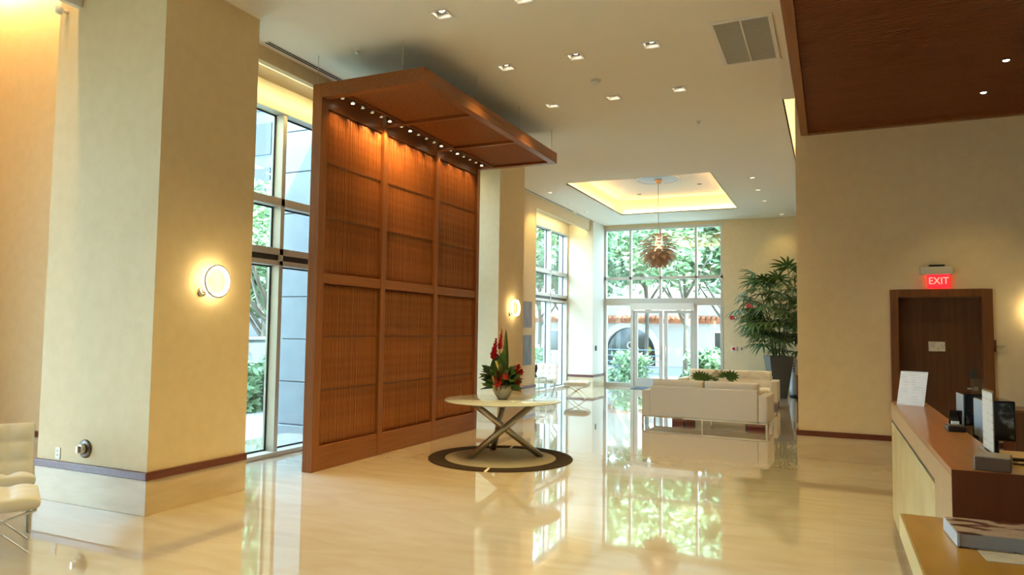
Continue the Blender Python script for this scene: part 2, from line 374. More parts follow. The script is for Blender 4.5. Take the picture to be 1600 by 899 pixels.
# ---- far entrance wall of glass
r = snode('window_4', (-4.69, YF, 0)); fr = FRAME
def fbox(name, x0, x1, z0, z1, y0=YF, y1=YF + .14, m=fr, par=None): return obj(name, MB().box(x0, x1, y0, y1, z0, z1), m, par or r, .004)
MX = (-5.66, -4.73, -3.66)
for z0, z1, n in ((FZ - .09, FZ, 'head'), (3.30, 3.385, 'transom'), (2.50, 2.72, 'transom')): fbox(n, FX0, FX1, z0, z1)
cols = [FX0 + .035, *MX, FX1 - .035]
for x in cols: fbox('mullion', x - .035, x + .035, 2.72, FZ - .09)
for x in (FX0 + .035, -5.60, -3.67, FX1 - .035): fbox('mullion', x - .05, x + .05, 0, 2.50)
for a, b in ((FX0 + .07, -5.65), (-3.62, FX1 - .07)): fbox('sill', a, b, 0, .11); 
for a, b in zip(cols[:-1], cols[1:]):
    for z0, z1 in ((2.72, 3.30), (3.385, FZ - .09)): fbox('pane', a + .035, b - .035, z0, z1, YF + .06, YF + .072, GLASS)
for a, b in ((FX0 + .085, -5.65), (-3.62, FX1 - .085)): fbox('pane', a, b, .11, 2.5, YF + .06, YF + .072, GLASS)
fbox('door_operator', -5.63, -3.72, 2.36, 2.56, YF - .14, YF - .002, WHITE)
d2 = snode('door_2', (-4.63, YF, 0))
for x0, x1 in ((-5.545, -4.66), (-4.62, -3.725)):
    lf = obj('door_leaf', MB().box(x0, x0 + .11, YF + .03, YF + .09, .01, 2.34).box(x1 - .11, x1, YF + .03, YF + .09, .01, 2.34).box(x0 + .11, x1 - .11, YF + .03, YF + .09, .01, .28).box(x0 + .11, x1 - .11, YF + .03, YF + .09, 2.26, 2.34), fr, d2, .004)
    obj('pane', MB().box(x0 + .11, x1 - .11, YF + .054, YF + .066, .28, 2.26), GLASS, lf)
    xh = x1 - .06 if x0 < -5 else x0 + .06
    obj('pull_handle', MB().tube([(xh, YF + .02, .85), (xh, YF - .03, .87), (xh, YF - .03, 1.23), (xh, YF + .02, 1.25)], .012, 8), STEEL, lf)

# ---- wooden door under the exit sign
d1 = snode('door_1', ((DX0 + DX1) / 2, 10.5, 0))
obj('door_frame', MB().box(DX0, DX0 + .095, 10.45, 10.66, 0, DZ).box(DX1 - .115, DX1, 10.45, 10.66, 0, DZ).box(DX0 + .095, DX1 - .115, 10.45, 10.66, DZ - .10, DZ), DOORF, d1, .005)
lf = obj('door_leaf', MB().box(DX0 + .098, DX1 - .118, 10.60, 10.645, .01, DZ - .103), DOORW, d1, .003)
obj('notice', MB().box(1.15, 1.335, 10.590, 10.599, 1.49, 1.615), print_mat('door notice print', (.72, .68, .58), (.35, .32, .28), 30, 22), lf)
obj('lever_handle', MB().lathe([(.028, 0), (.028, .012)], (1.66, 10.588, 1.03), 16, axis='y').tube([(1.66, 10.59, 1.03), (1.66, 10.55, 1.03), (1.56, 10.545, 1.03)], .011), STEEL, lf)
obj('card_slot', MB().box(1.60, 1.67, 10.590, 10.599, 1.16, 1.27), DARK, lf)
obj('hinge_knuckle', MB().tube([(DX1 + .01, 10.452, 1.50), (DX1 + .01, 10.452, 1.65)], .014, 8), DOORW, d1)

# ---- slatted wood soffit over the desk
XS, ZS = -.352, 4.454
so = MB().box(XS, XS + .10, -5.2, 10.49, ZS, ZC).box(XS + .10, 6.0, 10.41, 10.49, ZS, ZS + .16).box(XS + .10, 6.0, -5.2, -5.1, ZS, ZS + .16)
sof = struct('ceiling_wood_soffit', so, WOODH, bev=.004)
sof.data.materials[0] = WOODH
obj('backing_panel', MB().box(XS + .10, 6.0, -5.1, 10.41, ZS + .10, ZS + .14), SLATB, sof)
sl = MB(); y = -5.08
while y < 10.38:
    sl.box(XS + .105, 6.0, y, y + .026, ZS + .035, ZS + .075); y += .04
q = obj('slat_field', sl, SLAT, sof); q['kind'] = 'stuff'
def soffit_light(x, y, lab):
    t = thing('downlight', lab, 'downlight', (x, y, ZS + .03), 'recessed lamps in the wood soffit')
    obj('trim_ring', MB().lathe([(.032, 0), (.045, -.006), (.048, .004), (.032, .004), (.032, 0)], (x, y, ZS + .03), 20), BLACK, t)
    obj('bulb', MB().lathe([(0, .006), (.02, .004), (.03, .012), (.0, .014)], (x, y, ZS + .02), 16), BULB, t)
    spot('lamp', (x, y, ZS + .005), K_DOWN * .55, SOFT, 80, parent=t)
soffit_light(1.65, 8.41, 'round lamp in the dark wood soffit, the brighter one nearer the desk')
soffit_light(1.63, 9.45, 'round lamp in the dark wood soffit, nearest the wall with the exit sign')
for x, y, q in ((1.65, 6.0, 'third lamp of the left row'), (1.65, 4.2, 'fourth lamp of the left row'), (3.6, 8.4, 'far lamp of the right row'), (3.6, 5.2, 'near lamp of the right row')): soffit_light(x, y, 'round wood soffit lamp out of view, ' + q)

# ================================================================= CEILING FITTINGS
def downlight(x, y, r, label, group, lit=True, k=1.0):
    t = thing('downlight', label, 'downlight', (x, y, ZC), group); d = .10
    tr = MB(); R = r + .022
    for q in ((-R, R, -R, -r), (-R, R, r, R), (-R, -r, -r, r), (r, R, -r, r)): tr.box(x + q[0], x + q[1], y + q[2], y + q[3], ZC - .008, ZC - .0005)
    obj('trim', tr, WHITE, t, .002)
    h = MB(); a = r - .001
    for q in ((-a, -a + .006, -a, a), (a - .006, a, -a, a), (-a, a, -a, -a + .006), (-a, a, a - .006, a)): h.box(x + q[0], x + q[1], y + q[2], y + q[3], ZC - .001, ZC + d)
    h.box(x - a, x + a, y - a, y + a, ZC + d, ZC + d + .008); obj('housing', h, WHITE, t)
    obj('lamp_collar', MB().lathe([(r * .62, d), (r * .62, d * .35), (r * .48, d * .35), (r * .48, d)], (x, y, ZC), 18), BLACK, t)
    obj('bulb', MB().lathe([(0, d * .30), (r * .3, d * .32), (r * .46, d * .5), (0, d * .6)], (x, y, ZC), 16), BULB, t)
    if lit: spot('lamp', (x, y, ZC + .02), K_DOWN * k, SOFT, 95, parent=t)
    return t
names = {0: 'left', 1: 'middle', 2: 'right'}
rown = ['in the nearer row of three', 'in the farther row of three', 'in the first row out of view overhead', 'in the second row out of view overhead', 'in the third row out of view overhead']
for j, y in enumerate(near_rows):
    for i, x in enumerate(near_cols):
        downlight(x, y, .085, 'square white recessed ceiling light, %s %s' % (names[i], rown[j]), 'square downlights over the lobby floor', k=1.0)
fl = ['right of the glowing coffer, nearest', 'right of the glowing coffer, second', 'right of the glowing coffer, third', 'near the top of the far wall', 'left of the glowing coffer, nearest', 'left of the glowing coffer, second', 'left of the glowing coffer, third']
for (x, y), s in zip(DLF, fl): downlight(x, y, .06, 'small square recessed ceiling light, ' + s, 'small downlights around the far coffer', k=.25 if y > 20 else .8)
for (x, y), s in zip(((-5.1, 16.1), (-4.55, 15.9), (-4.75, 18.9), (-3.0, 18.1)), ('nearest left edge', 'left of the medallion', 'by the far left corner', 'right of the medallion')):
    t = thing('coffer_spot', 'tiny round spot in the glowing coffer, ' + s, 'downlight', (x, y, 5.46), 'tiny spots in the coffer')
    obj('trim_ring', MB().lathe([(.03, -.001), (.05, -.008), (.06, -.001), (.03, -.001)], (x, y, 5.46), 16), DARK, t)
    obj('lens', MB().lathe([(0, -.004), (.03, -.002)], (x, y, 5.46), 12), WHITE, t)
# return-air grille
t = thing('ceiling_grille', 'large grey two-panel air grille beside the wood soffit', 'grille', (-.84, 8.24, ZC))
g = MB(); x0, x1, y0, y1 = -1.165, -.515, 7.59, 8.90
for q in ((x0, x1, y0, y0 + .045), (x0, x1, y1 - .045, y1), (x0, x0 + .045, y0 + .045, y1 - .045), (x1 - .045, x1, y0 + .045, y1 - .045), (-.85, -.83, y0 + .045, y1 - .045)): g.box(*q, ZC - .015, ZC - .0005)
obj('frame', g, WHITE, t, .003)
GR = mat('grey grille vanes', (.46, .45, .40), .6)
for a, b in ((x0 + .045, -.85), (-.83, x1 - .045)):
    p = obj('grille_panel', MB().box(a, b, y0 + .045, y1 - .045, ZC - .004, ZC - .001), GR, t)
    v = MB(); yy = y0 + .06
    while yy < y1 - .05: v.box(a, b, yy, yy + .012, ZC - .010, ZC - .004); yy += .026
    q = obj('vane_field', v, GR, p); q['kind'] = 'stuff'
# slot diffusers
def slot(x, y0, y1, lab, two):
    t = thing('slot_vent', lab, 'vent', (x, (y0 + y1) / 2, ZC))
    obj('flange', MB().box(x - .045, x + .045, y0, y1, ZC - .006, ZC - .0005), WHITE, t)
    for dx in ((-.02, .02) if two else (0,)): obj('slot_dark_strip', MB().box(x + dx - .011, x + dx + .011, y0 + .02, y1 - .02, ZC - .008, ZC - .006), SLOTDARK, t)  # black strips on the flange paint the dark inside the slots
slot(-5.955, 6.12, 10.9, 'long double slot vent in the ceiling by the near window', True)
slot(-6.52, 15.0, 18.5, 'thin dark slot vent along the far bay ceiling, nearer length', False)
slot(-6.52, 18.75, 20.2, 'thin dark slot vent by the far pier, short length', False)
t = thing('slot_vent', 'short pale slot vent over the far glass wall', 'vent', (-2.1, 20.85, ZC)); obj('flange', MB().box(-2.4, -1.85, 20.82, 20.88, ZC - .008, ZC - .0005), WHITE, t)
t = thing('smoke_detector', 'small round cream smoke detector between the ceiling lights', 'detector', (-2.8, 8.79, ZC))
obj('base', MB().lathe([(.0, 0), (.075, -.001), (.075, -.014), (.0, -.014)], (-2.8, 8.79, ZC), 24), WHITE, t); obj('sensor', MB().lathe([(.062, -.014), (.055, -.045), (.0, -.05)], (-2.8, 8.79, ZC), 24), WHITE, t)
for x, y, s in ((-5.14, 6.77, 'above the wood screen'), (-1.86, 11.18, 'between the downlights and the coffer')):
    t = thing('sprinkler', 'tiny ceiling sprinkler ' + s, 'sprinkler', (x, y, ZC))
    obj('escutcheon', MB().lathe([(0, 0), (.04, -.001), (.035, -.012), (0, -.012)], (x, y, ZC), 16), WHITE, t); obj('head', MB().lathe([(.01, -.012), (.01, -.03), (.025, -.032), (0, -.034)], (x, y, ZC), 12), CHROME, t)
t = thing('spot_camera', 'small white round fitting under the cove at the near column', 'camera', (-7.02, 4.40, 4.87))
obj('mount', MB().tube([(-7.02, 4.488, 4.86), (-7.02, 4.44, 4.86)], .018, 10), WHITE, t); obj('body', MB().lathe([(0, -.05), (.03, -.045), (.04, 0), (.03, .03), (0, .035)], (-7.02, 4.40, 4.86), 16), WHITE, t)

# ================================================================= WOOD SCREEN WITH CANOPY
X0, X1, Y0, Y1 = -5.69, -5.548, 6.645, 10.86
S = thing('wood_screen', 'tall cherry wood screen with rod infill and an overhanging canopy', 'screen', (-5.62, 8.75, 0))
XCN, Z0, Z1 = -4.122, 4.470, 4.643
posts = ((Y0, 6.775), (7.955, 8.06), (9.37, 9.47), (10.755, Y1))
for a, b in posts: obj('post', MB().box(X0, X1, a, b, 0, Z0 if a > Y0 and b < Y1 else Z1), WOOD, S, .004)
bays = [(6.775, 7.955), (8.06, 9.37), (9.47, 10.755)]
for a, b in bays:
    obj('base_rail', MB().box(X0 + .02, X1 - .005, a, b, 0, .285), WOODH, S, .004)
    obj('middle_rail', MB().box(X0 + .03, X1 - .012, a, b, 2.235, 2.36), WOODH, S, .004)
    obj('top_rail', MB().box(X0, X1 - .03, a, b, Z0 - .09, Z1), WOODH, S, .003)
    obj('backing_panel', MB().box(X0 + .015, X0 + .03, a, b, .285, Z0 - .05), RODB, S)
# turned rods, each its own part sharing one mesh per row
def rod_mesh(h):
    p = []; k = int(h / .055); random.seed(int(h * 100))
    for i in range(k + 1): p.append((.0115 + (.0012 if i % 2 else -.0012), h * i / k))
    return MB().lathe(p, n=6)
for zlo, zhi in ((.285, 2.235), (2.36, Z0 - .09)):
    me = mesh('rod', rod_mesh(zhi - zlo), ROD); n = 0
    for a, b in bays:
        k = round((b - a) / .0285)
        for i in range(k):
            y = a + (b - a) * (i + .5) / k
            o = bpy.data.objects.new('rod', me); C.objects.link(o); o.parent = S
            o.location = (X1 - .055 + random.uniform(-.003, .003) + 5.62, y - 8.75, zlo); o.rotation_euler = (0, 0, random.uniform(0, 1))
    for a, b in bays:
        for f in (.34, .67):
            z = zlo + (zhi - zlo) * f; obj('tie_strip', MB().box(X1 - .048, X1 - .0405, a, b, z - .008, z + .008), RODB, S)
# canopy
Ct = obj('canopy_fascia', MB().box(X1, XCN, Y0, Y0 + .11, Z0, Z1).box(X1, XCN, Y1 - .11, Y1, Z0, Z1).box(XCN - .11, XCN, Y0 + .11, Y1 - .11, Z0, Z1), WOODH, S, .004)
obj('deck', MB().box(X1, XCN - .11, Y0 + .11, Y1 - .11, Z1 - .03, Z1 - .005), RODB, Ct)
cb = ((Y0 + .11, 7.98), (8.05, 9.38), (9.45, Y1 - .11))
for a, b in ((7.98, 8.05), (9.38, 9.45)): obj('cross_beam', MB().box(X1, XCN - .11, a, b, Z0, Z1 - .03), WOOD, Ct, .004)
cr_ = MB()
for a, b in cb:
    k = round((b - a) / .0285)
    for i in range(k):
        y = a + (b - a) * (i + .5) / k; cr_.tube([(X1 + .30, y, Z0 + .05), (XCN - .11, y, Z0 + .05)], .0115, 6, False)
q = obj('canopy_rod_field', cr_, ROD, Ct); q['kind'] = 'stuff'
obj('track_edge', MB().box(X1 + .285, X1 + .30, Y0 + .11, Y1 - .11, Z0 + .005, Z1 - .03), WOODH, Ct)
TR = obj('light_track', MB().box(X1 + .12, X1 + .15, Y0 + .13, Y1 - .13, Z0 + .10, Z0 + .13), BLACK, S)
for bi, (a, b) in enumerate(cb):
    for i in range(6):
        y = a + (b - a) * (i + .5) / 6 + .01; x = X1 + .135
        obj('track_lamp', MB().tube([(x, y, Z0 + .10), (x - .006, y, Z0 + .035)], [.016, .026], 10), CHROME, TR)
        obj('track_bulb', MB().lathe([(0, 0), (.022, .003), (0, .008)], (x - .008, y, Z0 + .028), 10), BULB if i in (1, 5) else BULBD, TR)
for i in range(12):
    y = 6.95 + .32 * i; p = 40 * math.exp(-((y - 8.0) / .55) ** 2) + 9
    spot('lamp', (X1 + .125, y, Z0 + .02), p, (1, .6, .2), 100, (-.16, 0, -1), S, .02, .8)
for x, y in ((X0 + .02, Y0 + .06), (-4.45, Y0 + .06), (XCN - .06, 8.05), (XCN - .06, 9.42), (XCN - .06, Y1 - .1)):
    obj('suspension_wire', MB().tube([(x, y, Z1), (x, y, ZC)], .004, 6), STEEL, S)

# ================================================================= RING SCONCES
def sconce(loc, label, ang, k=1):
    t = thing('ring_sconce', label, 'wall lamp', loc, 'glowing ring wall lamps'); x, y, z = loc
    obj('wall_plate', MB().lathe([(0, 0), (.045, 0), (.045, .02), (0, .022)], (x, y - .10, z - .11), 16, axis='x'), STEEL, t)
    obj('arm', MB().tube([(x + .01, y - .10, z - .11), (x + .075, y - .10, z - .11)], .011, 8), STEEL, t)
    obj('glow_ring', MB().torus((x + .085, y, z), .143, .021, 40, 12), RING, t)
    obj('ring_band', MB().lathe([(.150, .112), (.166, .104), (.166, .108), (.150, .116), (.150, .112)], (x, y, z), 40, axis='x'), WHITE, t)
    t.rotation_euler = (0, 0, ang)
    return t
sconce((XC + .001, 5.11, 2.14), 'glowing ring wall lamp on the near column', 0)
sconce((XC + .001, 12.37, 2.12), 'glowing ring wall lamp on the column behind the flowers', 0)
sconce((2.35, 10.489, 2.0), 'glowing ring wall lamp right of the wooden door, outside the view', -PI / 2)

# wall details
t = thing('hose_outlet', 'round grey metal cap low on the near column', 'outlet', (-6.43, 4.49, .53))
obj('plate', MB().lathe([(0, 0), (.085, 0), (.085, -.012), (.07, -.02), (0, -.02)], (-6.43, 4.49, .53), 28, axis='y'), mat('weathered steel', (.22, .19, .15), .45, metal=.7, col2=(.12, .10, .08), scale=(20, 20, 20)), t)
obj('cap', MB().lathe([(.05, -.02), (.05, -.05), (.04, -.06), (0, -.06)], (-6.43, 4.49, .53), 20, axis='y').box(-6.44, -6.42, 4.40, 4.44, .50, .56), STEEL, t)
t = thing('wall_socket', 'small cream socket plate above the rail behind the tufted chair', 'socket', (-6.82, 4.49, .47))
obj('plate', MB().box(-6.86, -6.79, 4.482, 4.4895, .40, .51), WHITE, t, .003); obj('socket_hole', MB().box(-6.838, -6.812, 4.480, 4.482, .43, .45).box(-6.838, -6.812, 4.480, 4.482, .47, .49), PAINT, t)
# exit sign
t = thing('exit_sign', 'red lit exit sign over the wooden door', 'sign', (1.255, 10.49, 2.3))
obj('mount', MB().box(1.16, 1.33, 10.42, 10.4895, 2.575, 2.60), BLACK, t)
obj('housing', MB().box(1.055, 1.42, 10.40, 10.4895, 2.475, 2.575), mat('sign housing', (.62, .58, .48), .4), t, .006)
obj('lit_panel', MB().box(1.135, 1.385, 10.435, 10.455, 2.305, 2.475), mat('red lit acrylic', (.6, .02, .02), .3, emit=(1, .012, .02), es=1.5), t)
lt = put('lettering', text_mesh('EXIT', .12, .003), t, (1.26 - 1.255, 10.433 - 10.49, 2.39 - 2.3), (PI / 2, 0, 0)); lt.scale = (.92, 1.05, 1)
lt.data.materials.append(mat('exit letters', (1, .3, .2), .4, emit=(1, .22, .14), es=1.5))
t = thing('wall_plaque', 'small cream room plaque right of the wooden door', 'sign', (1.91, 10.49, 1.55))
obj('plate', MB().box(1.845, 1.975, 10.478, 10.4895, 1.49, 1.60), mat('plaque', (.66, .56, .36), .4), t, .002); obj('caption', MB().box(1.865, 1.955, 10.476, 10.478, 1.56, 1.575).box(1.885, 1.935, 10.476, 10.478, 1.54, 1.55), mat('faded caption', (.40, .32, .20), .6), t)
# far wall bits
RED = mat('red plastic', (.50, .02, .02), .4)
t = thing('fire_strobe', 'red and white fire alarm strobe beside the glass entrance', 'alarm', (-2.58, YF, 2.13)); obj('housing', MB().box(-2.68, -2.49, YF - .06, YF - .0005, 2.08, 2.19), RED, t, .006); obj('flash_lens', MB().box(-2.54, -2.495, YF - .075, YF - .06, 2.10, 2.16), WHITE, t)
t = thing('call_point', 'small red call point in a pale box left of the palm', 'alarm', (-2.58, YF, 1.23)); obj('back_box', MB().box(-2.65, -2.51, YF - .04, YF - .0005, 1.16, 1.30), WHITE, t, .006); obj('pull_handle', MB().box(-2.62, -2.54, YF - .05, YF - .04, 1.19, 1.27), RED, t)
t = thing('light_switch', 'small grey switch plate left of the palm', 'switch', (-2.36, YF, 1.23)); obj('plate', MB().box(-2.40, -2.33, YF - .012, YF - .0005, 1.18, 1.29), STEEL, t, .003); obj('rocker', MB().box(-2.38, -2.35, YF - .018, YF - .012, 1.21, 1.26), DARK, t)
t = thing('card_reader', 'small black card reader on the white far pier', 'reader', (-6.5, 20.55, 1.17)); obj('body', MB().box(-6.4995, -6.47, 20.5, 20.60, 1.10, 1.25), BLACK, t, .006); obj('indicator', MB().box(-6.47, -6.468, 20.53, 20.57, 1.21, 1.22), STEEL, t)
# two blue paintings
BLU = mat('blue painted canvas', (.16, .22, .30), .7, col2=(.26, .30, .36), scale=(6, 6, 3), detail=6, lo=.3, hi=.7)
BLV = mat('violet blue canvas', (.22, .22, .30), .7, col2=(.34, .32, .38), scale=(6, 6, 3), detail=6, lo=.3, hi=.7)
for z0, z1, m, s in ((1.76, 2.38, BLV, 'violet-blue abstract canvas on the wall, the upper of two'), (.87, 1.58, BLU, 'blue abstract canvas on the wall, the lower of two')):
    t = thing('painting', s, 'painting', (-6.6, 15.2, (z0 + z1) / 2)); obj('canvas', MB().box(-6.599, -6.565, 14.7, 15.69, z0, z1), m, t, .003); obj('stretcher', MB().box(-6.5995, -6.598, 14.72, 15.67, z0 + .02, z1 - .02), WHITE, t)

# ================================================================= FLOOR MEDALLION + ROUND TABLE
mc = (-4.02, 8.58)
BLM = mat('dark brown wool', (.038, .024, .018), .95, col2=(.055, .036, .026), scale=(60, 60, 60), bump=.4, bscale=300, spec=.1)
t = thing('round_rug', 'round rug with a dark brown border and pale centre under the glass table', 'rug', (*mc, 0))
def ringseg(a0, a1, ri, ro, z, n=40):
    m = MB(); vs = []; fs = []
    for i in range(n + 1):
        a = a0 + (a1 - a0) * i / n
        for r_ in (ri, ro):
            for zz in (.0005, z): vs.append((mc[0] + r_ * math.cos(a), mc[1] + r_ * math.sin(a), zz))
    for i in range(n):
        o, p = i * 4, i * 4 + 4
        fs += [(o + 1, o + 3, p + 3, p + 1), (o, p, p + 2, o + 2), (o + 2, p + 2, p + 3, o + 3), (o, o + 1, p + 1, p)]
    fs += [(0, 2, 3, 1), (n * 4, n * 4 + 1, n * 4 + 3, n * 4 + 2)]
    return m.add(vs, fs)
ga = -1.32; gap = .02
obj('border_half', ringseg(ga + gap, ga + PI - gap, .735, .955, .010), BLM, t); obj('border_half', ringseg(ga + PI + gap, ga + 2 * PI - gap, .735, .955, .010), BLM, t)
obj('seam_braid', ringseg(ga - gap, ga + gap, .735, .955, .010, 4), mat('white seam braid', (.75, .70, .62), .8), t); obj('seam_braid', ringseg(ga + PI - gap, ga + PI + gap, .735, .955, .010, 4), bpy.data.materials['white seam braid'], t)
obj('pale_centre', MB().lathe([(.734, .0005), (.734, .0095), (0, .0095)], (*mc, 0), 64), mat('pale beige wool', (.46, .40, .30), .95, col2=(.42, .36, .27), scale=(40, 40, 40), bump=.4, bscale=300, spec=.1), t)
tb = (-4.05, 8.70)
T = thing('round_table', 'round frosted glass table on three crossed steel tubes', 'table', (*tb, .010))
FROST = mat('back-painted white glass', (.46, .50, .52), .05, spec=.6, coat=.3)
obj('glass_top', MB().lathe([(0, .742), (.782, .742), (.792, .746), (.792, .754), (.785, .758), (0, .758)], (*tb, 0), 72), FROST, T)
for a, b in (((-4.34, 8.33, .03), (-3.62, 8.78, .73)), ((-3.58, 8.87, .03), (-4.36, 8.40, .73)), ((-4.36, 9.06, .03), (-4.20, 9.10, .73))):
    a, b = Vector(a), Vector(b); d = (b - a); a = a - d * (.024 / d.z); b = b + d * (.012 / d.z)
    lg = obj('tube_leg', MB().tube([a, b], .043, 20), STEEL, T)
    e = b - d.normalized() * .02; obj('top_pad', MB().lathe([(0, .738), (.035, .738), (.035, .742), (0, .742)], (b.x, b.y, 0), 16), CHROME, lg)
# bowl of tropical flowers
vb = (-4.10, 8.80, .758)
V = thing('flower_bowl', 'pale oval pot of red ginger flowers on the glass table', 'flower arrangement', vb)
obj('bowl', MB().lathe([(0, 0), (.055, 0), (.075, .012), (.12, .075), (.145, .14), (.155, .19), (.147, .19), (.13, .13), (.10, .07), (0, .05)], vb, 32), mat('glazed stoneware', (.52, .48, .40), .22), V)
obj('soil', MB().lathe([(0, .165), (.135, .16), (.14, .15)], vb, 20), mat('moss', (.03, .04, .015), .9), V)
LEAFD = mat('dark green leaf', (.018, .05, .015), .4, col2=(.035, .075, .02), scale=(12, 12, 12)); LEAFG = mat('fresh green leaf', (.05, .13, .025), .4); LEAFY = mat('yellow green leaf', (.22, .20, .05), .45, col2=(.10, .13, .03), scale=(20, 20, 20))
GIN = mat('red ginger petal', (.42, .008, .03), .4, col2=(.55, .02, .05), scale=(30, 30, 30)); ANT = mat('scarlet bloom', (.60, .03, .025), .3); STALK = mat('cut bamboo stalk', (.36, .30, .10), .5)
def leaf(base, tip, width, up=(0, 0, 1), droop=0, n=6, fold=.15, m=None):
    """pointed leaf blade, a thin solid"""
    m = m or MB(); b, t_ = Vector(base), Vector(tip); ax = t_ - b; side = ax.cross(Vector(up))
    if side.length < 1e-5: side = ax.cross(Vector((1, 0, 0)))
    side.normalize(); nrm = side.cross(ax).normalized(); vs = []; fs = []
    for i in range(n + 1):
        f = i / n; wv = width * .5 * (math.sin(PI * min(1, f ** .75)) ** .8 + .02); c = b + ax * f - Vector((0, 0, 1)) * droop * f * f
        vs += [c - side * wv + nrm * fold * wv, c, c + side * wv + nrm * fold * wv]
    for i in range(n):
        o = i * 3; fs += [(o, o + 1, o + 4, o + 3), (o + 1, o + 2, o + 5, o + 4)]
    return m.add(vs, fs, True)
bx, by, bz = vb; B = lambda x, y, z: (bx + x, by + y, bz + z)
# the camera's right is about (.91,.41)
def R2(u, v, z): return B(u * .911 - v * .41, u * .411 + v * .91, z)     # u to the right in view, v away
obj('broad_leaf', leaf(R2(-.02, 0, .16), R2(-.10, .02, .62), .26, (.4, -.9, 0), n=8), LEAFD, V)
obj('broad_leaf', leaf(R2(-.06, -.01, .18), R2(.0, .03, .66), .17, (.4, -.9, 0), n=8), LEAFG, V)
obj('spear_leaf', leaf(R2(.02, .03, .16), R2(.03, .03, .96), .075, (.4, -.9, 0), n=10), LEAFY, V)
obj('spear_leaf', leaf(R2(.06, .02, .35), R2(.04, .02, .93), .04, (.4, -.9, 0), n=8), LEAFD, V)
random.seed(3)
def ginger(base, tip, r):
    st = obj('flower_stalk', MB().tube([R2(0, 0, .15), base], .006, 6), LEAFD, V)
    b, t_ = Vector(base), Vector(tip); m = MB(); ax = t_ - b
    for i in range(44):
        f = i / 44; a = i * 2.4; rr = r * (1 - .72 * f); c = b + ax * f; d = Vector((math.cos(a), math.sin(a), 0))
        leaf(c, c + d * rr + ax.normalized() * rr * 1.0, rr * .95, (0, 0, 1), n=3, m=m)
    obj('petal_head', m, GIN, st)
ginger(R2(-.14, .0, .52), R2(-.10, .0, .82), .075); ginger(R2(-.05, .01, .66), R2(-.025, .01, .95), .052); ginger(R2(.17, -.03, .32), R2(.22, -.04, .47), .07)
for u, v, z, tu, tv, tz in ((.02, -.1, .16, -.10, -.12, .52), (-.09, -.13, .12, -.14, -.15, .32)): obj('bamboo_stalk', MB().tube([R2(u, v, z), R2(tu, tv, tz)], .013, 8), STALK, V)
def bloom(c, r, n=7):
    m = MB(); c = Vector(c)
    for i in range(n):
        a = 2 * PI * i / n; leaf(c, c + Vector((math.cos(a) * r, -r * .45, math.sin(a) * r)), r * .8, (0, -1, 0), n=4, m=m)
    obj('bloom', m, ANT, V)
bloom(R2(-.07, -.14, .30), .075); bloom(R2(-.06, -.15, .23), .07); bloom(R2(.05, -.13, .31), .06); bloom(R2(.19, -.05, .26), .065); bloom(R2(.24, -.02, .37), .06); bloom(R2(.20, -.03, .19), .05)
lm = []
for i in range(110):
    a = random.uniform(0, 2 * PI); r_ = random.uniform(.02, .15); h = random.uniform(.17, .40); L = random.uniform(.13, .24); e = random.uniform(-.15, .7)
    b0 = R2(math.cos(a) * r_, math.sin(a) * r_, h - .03); tp = R2(math.cos(a) * (r_ + L * math.cos(e)), math.sin(a) * (r_ + L * math.cos(e)), h + L * math.sin(e))
    obj('filler_leaf', leaf(b0, tp, random.uniform(.06, .10), (random.gauss(0, 1), random.gauss(-.8, .6), random.gauss(.3, .6)), droop=random.uniform(0, .06), n=4), random.choice((LEAFD, LEAFD, LEAFG, LEAFY)), V)

# ================================================================= SEATING GROUP
def flatbar(pts, w, h, m=None):
    m = m or MB(); return m.tube(pts, 1, 4, True, (w * .7071, h * .7071))
def sofa(name, label, loc, rot, width=2.2, tuft=True):
    t = thing(name, label, 'sofa', (0, 0, 0)); W = width / 2; D = .80
    obj('seat_frame', MB().box(-W + .16, W - .16, -D / 2 + .02, D / 2 - .10, .15, .30), LEATHER, t, .015, 3)
    obj('back_panel', MB().box(-W + .16, W - .16, D / 2 - .14, D / 2, .15, .70), LEATHER, t, .02, 3)
    for s in (-1, 1):
        obj('armrest', MB().box(s * W - (.16 if s > 0 else 0), s * W + (0 if s > 0 else .16), -D / 2, D / 2 - .01, .15, .62), LEATHER, t, .02, 3)
    for s in (-1, 1):
        cx = s * (W - .16) / 2; w_ = W - .17
        obj('seat_cushion', MB().pad(cx, -.10, .375, w_, D - .20, .17, None, 26, 18, 4, 3, .03), LEATHER, t)
        M = Matrix.Translation((cx, .17, .61)) @ Matrix.Rotation(math.radians(80), 4, 'X')
        obj('back_cushion', MB().pad(0, 0, 0, w_, .42, .17, M, 26, 16, 4, 2, .03), LEATHER, t)
    fr_ = obj('base_rail', MB().box(-W + .01, W - .01, -D / 2 + .01, -D / 2 + .03, .13, .15).box(-W + .01, W - .01, D / 2 - .03, D / 2 - .01, .13, .15), CHROME, t)
    for x in (-W + .02, 0, W - .02):
        for y in (-D / 2 + .02, D / 2 - .02): obj('leg', MB().box(x - .012, x + .012, y - .012, y + .012, 0, .15), CHROME, t)
    t.location = loc; t.rotation_euler = (0, 0, rot); return t
sofa('sofa', 'white leather sofa seen from behind, nearest in the seating group', (-2.09, 13.34, 0), PI - math.radians(3.5), 2.22)
sofa('sofa', 'white tufted leather sofa facing the camera beyond the coffee table', (-2.2, 17.2, 0), 0, 2.2)
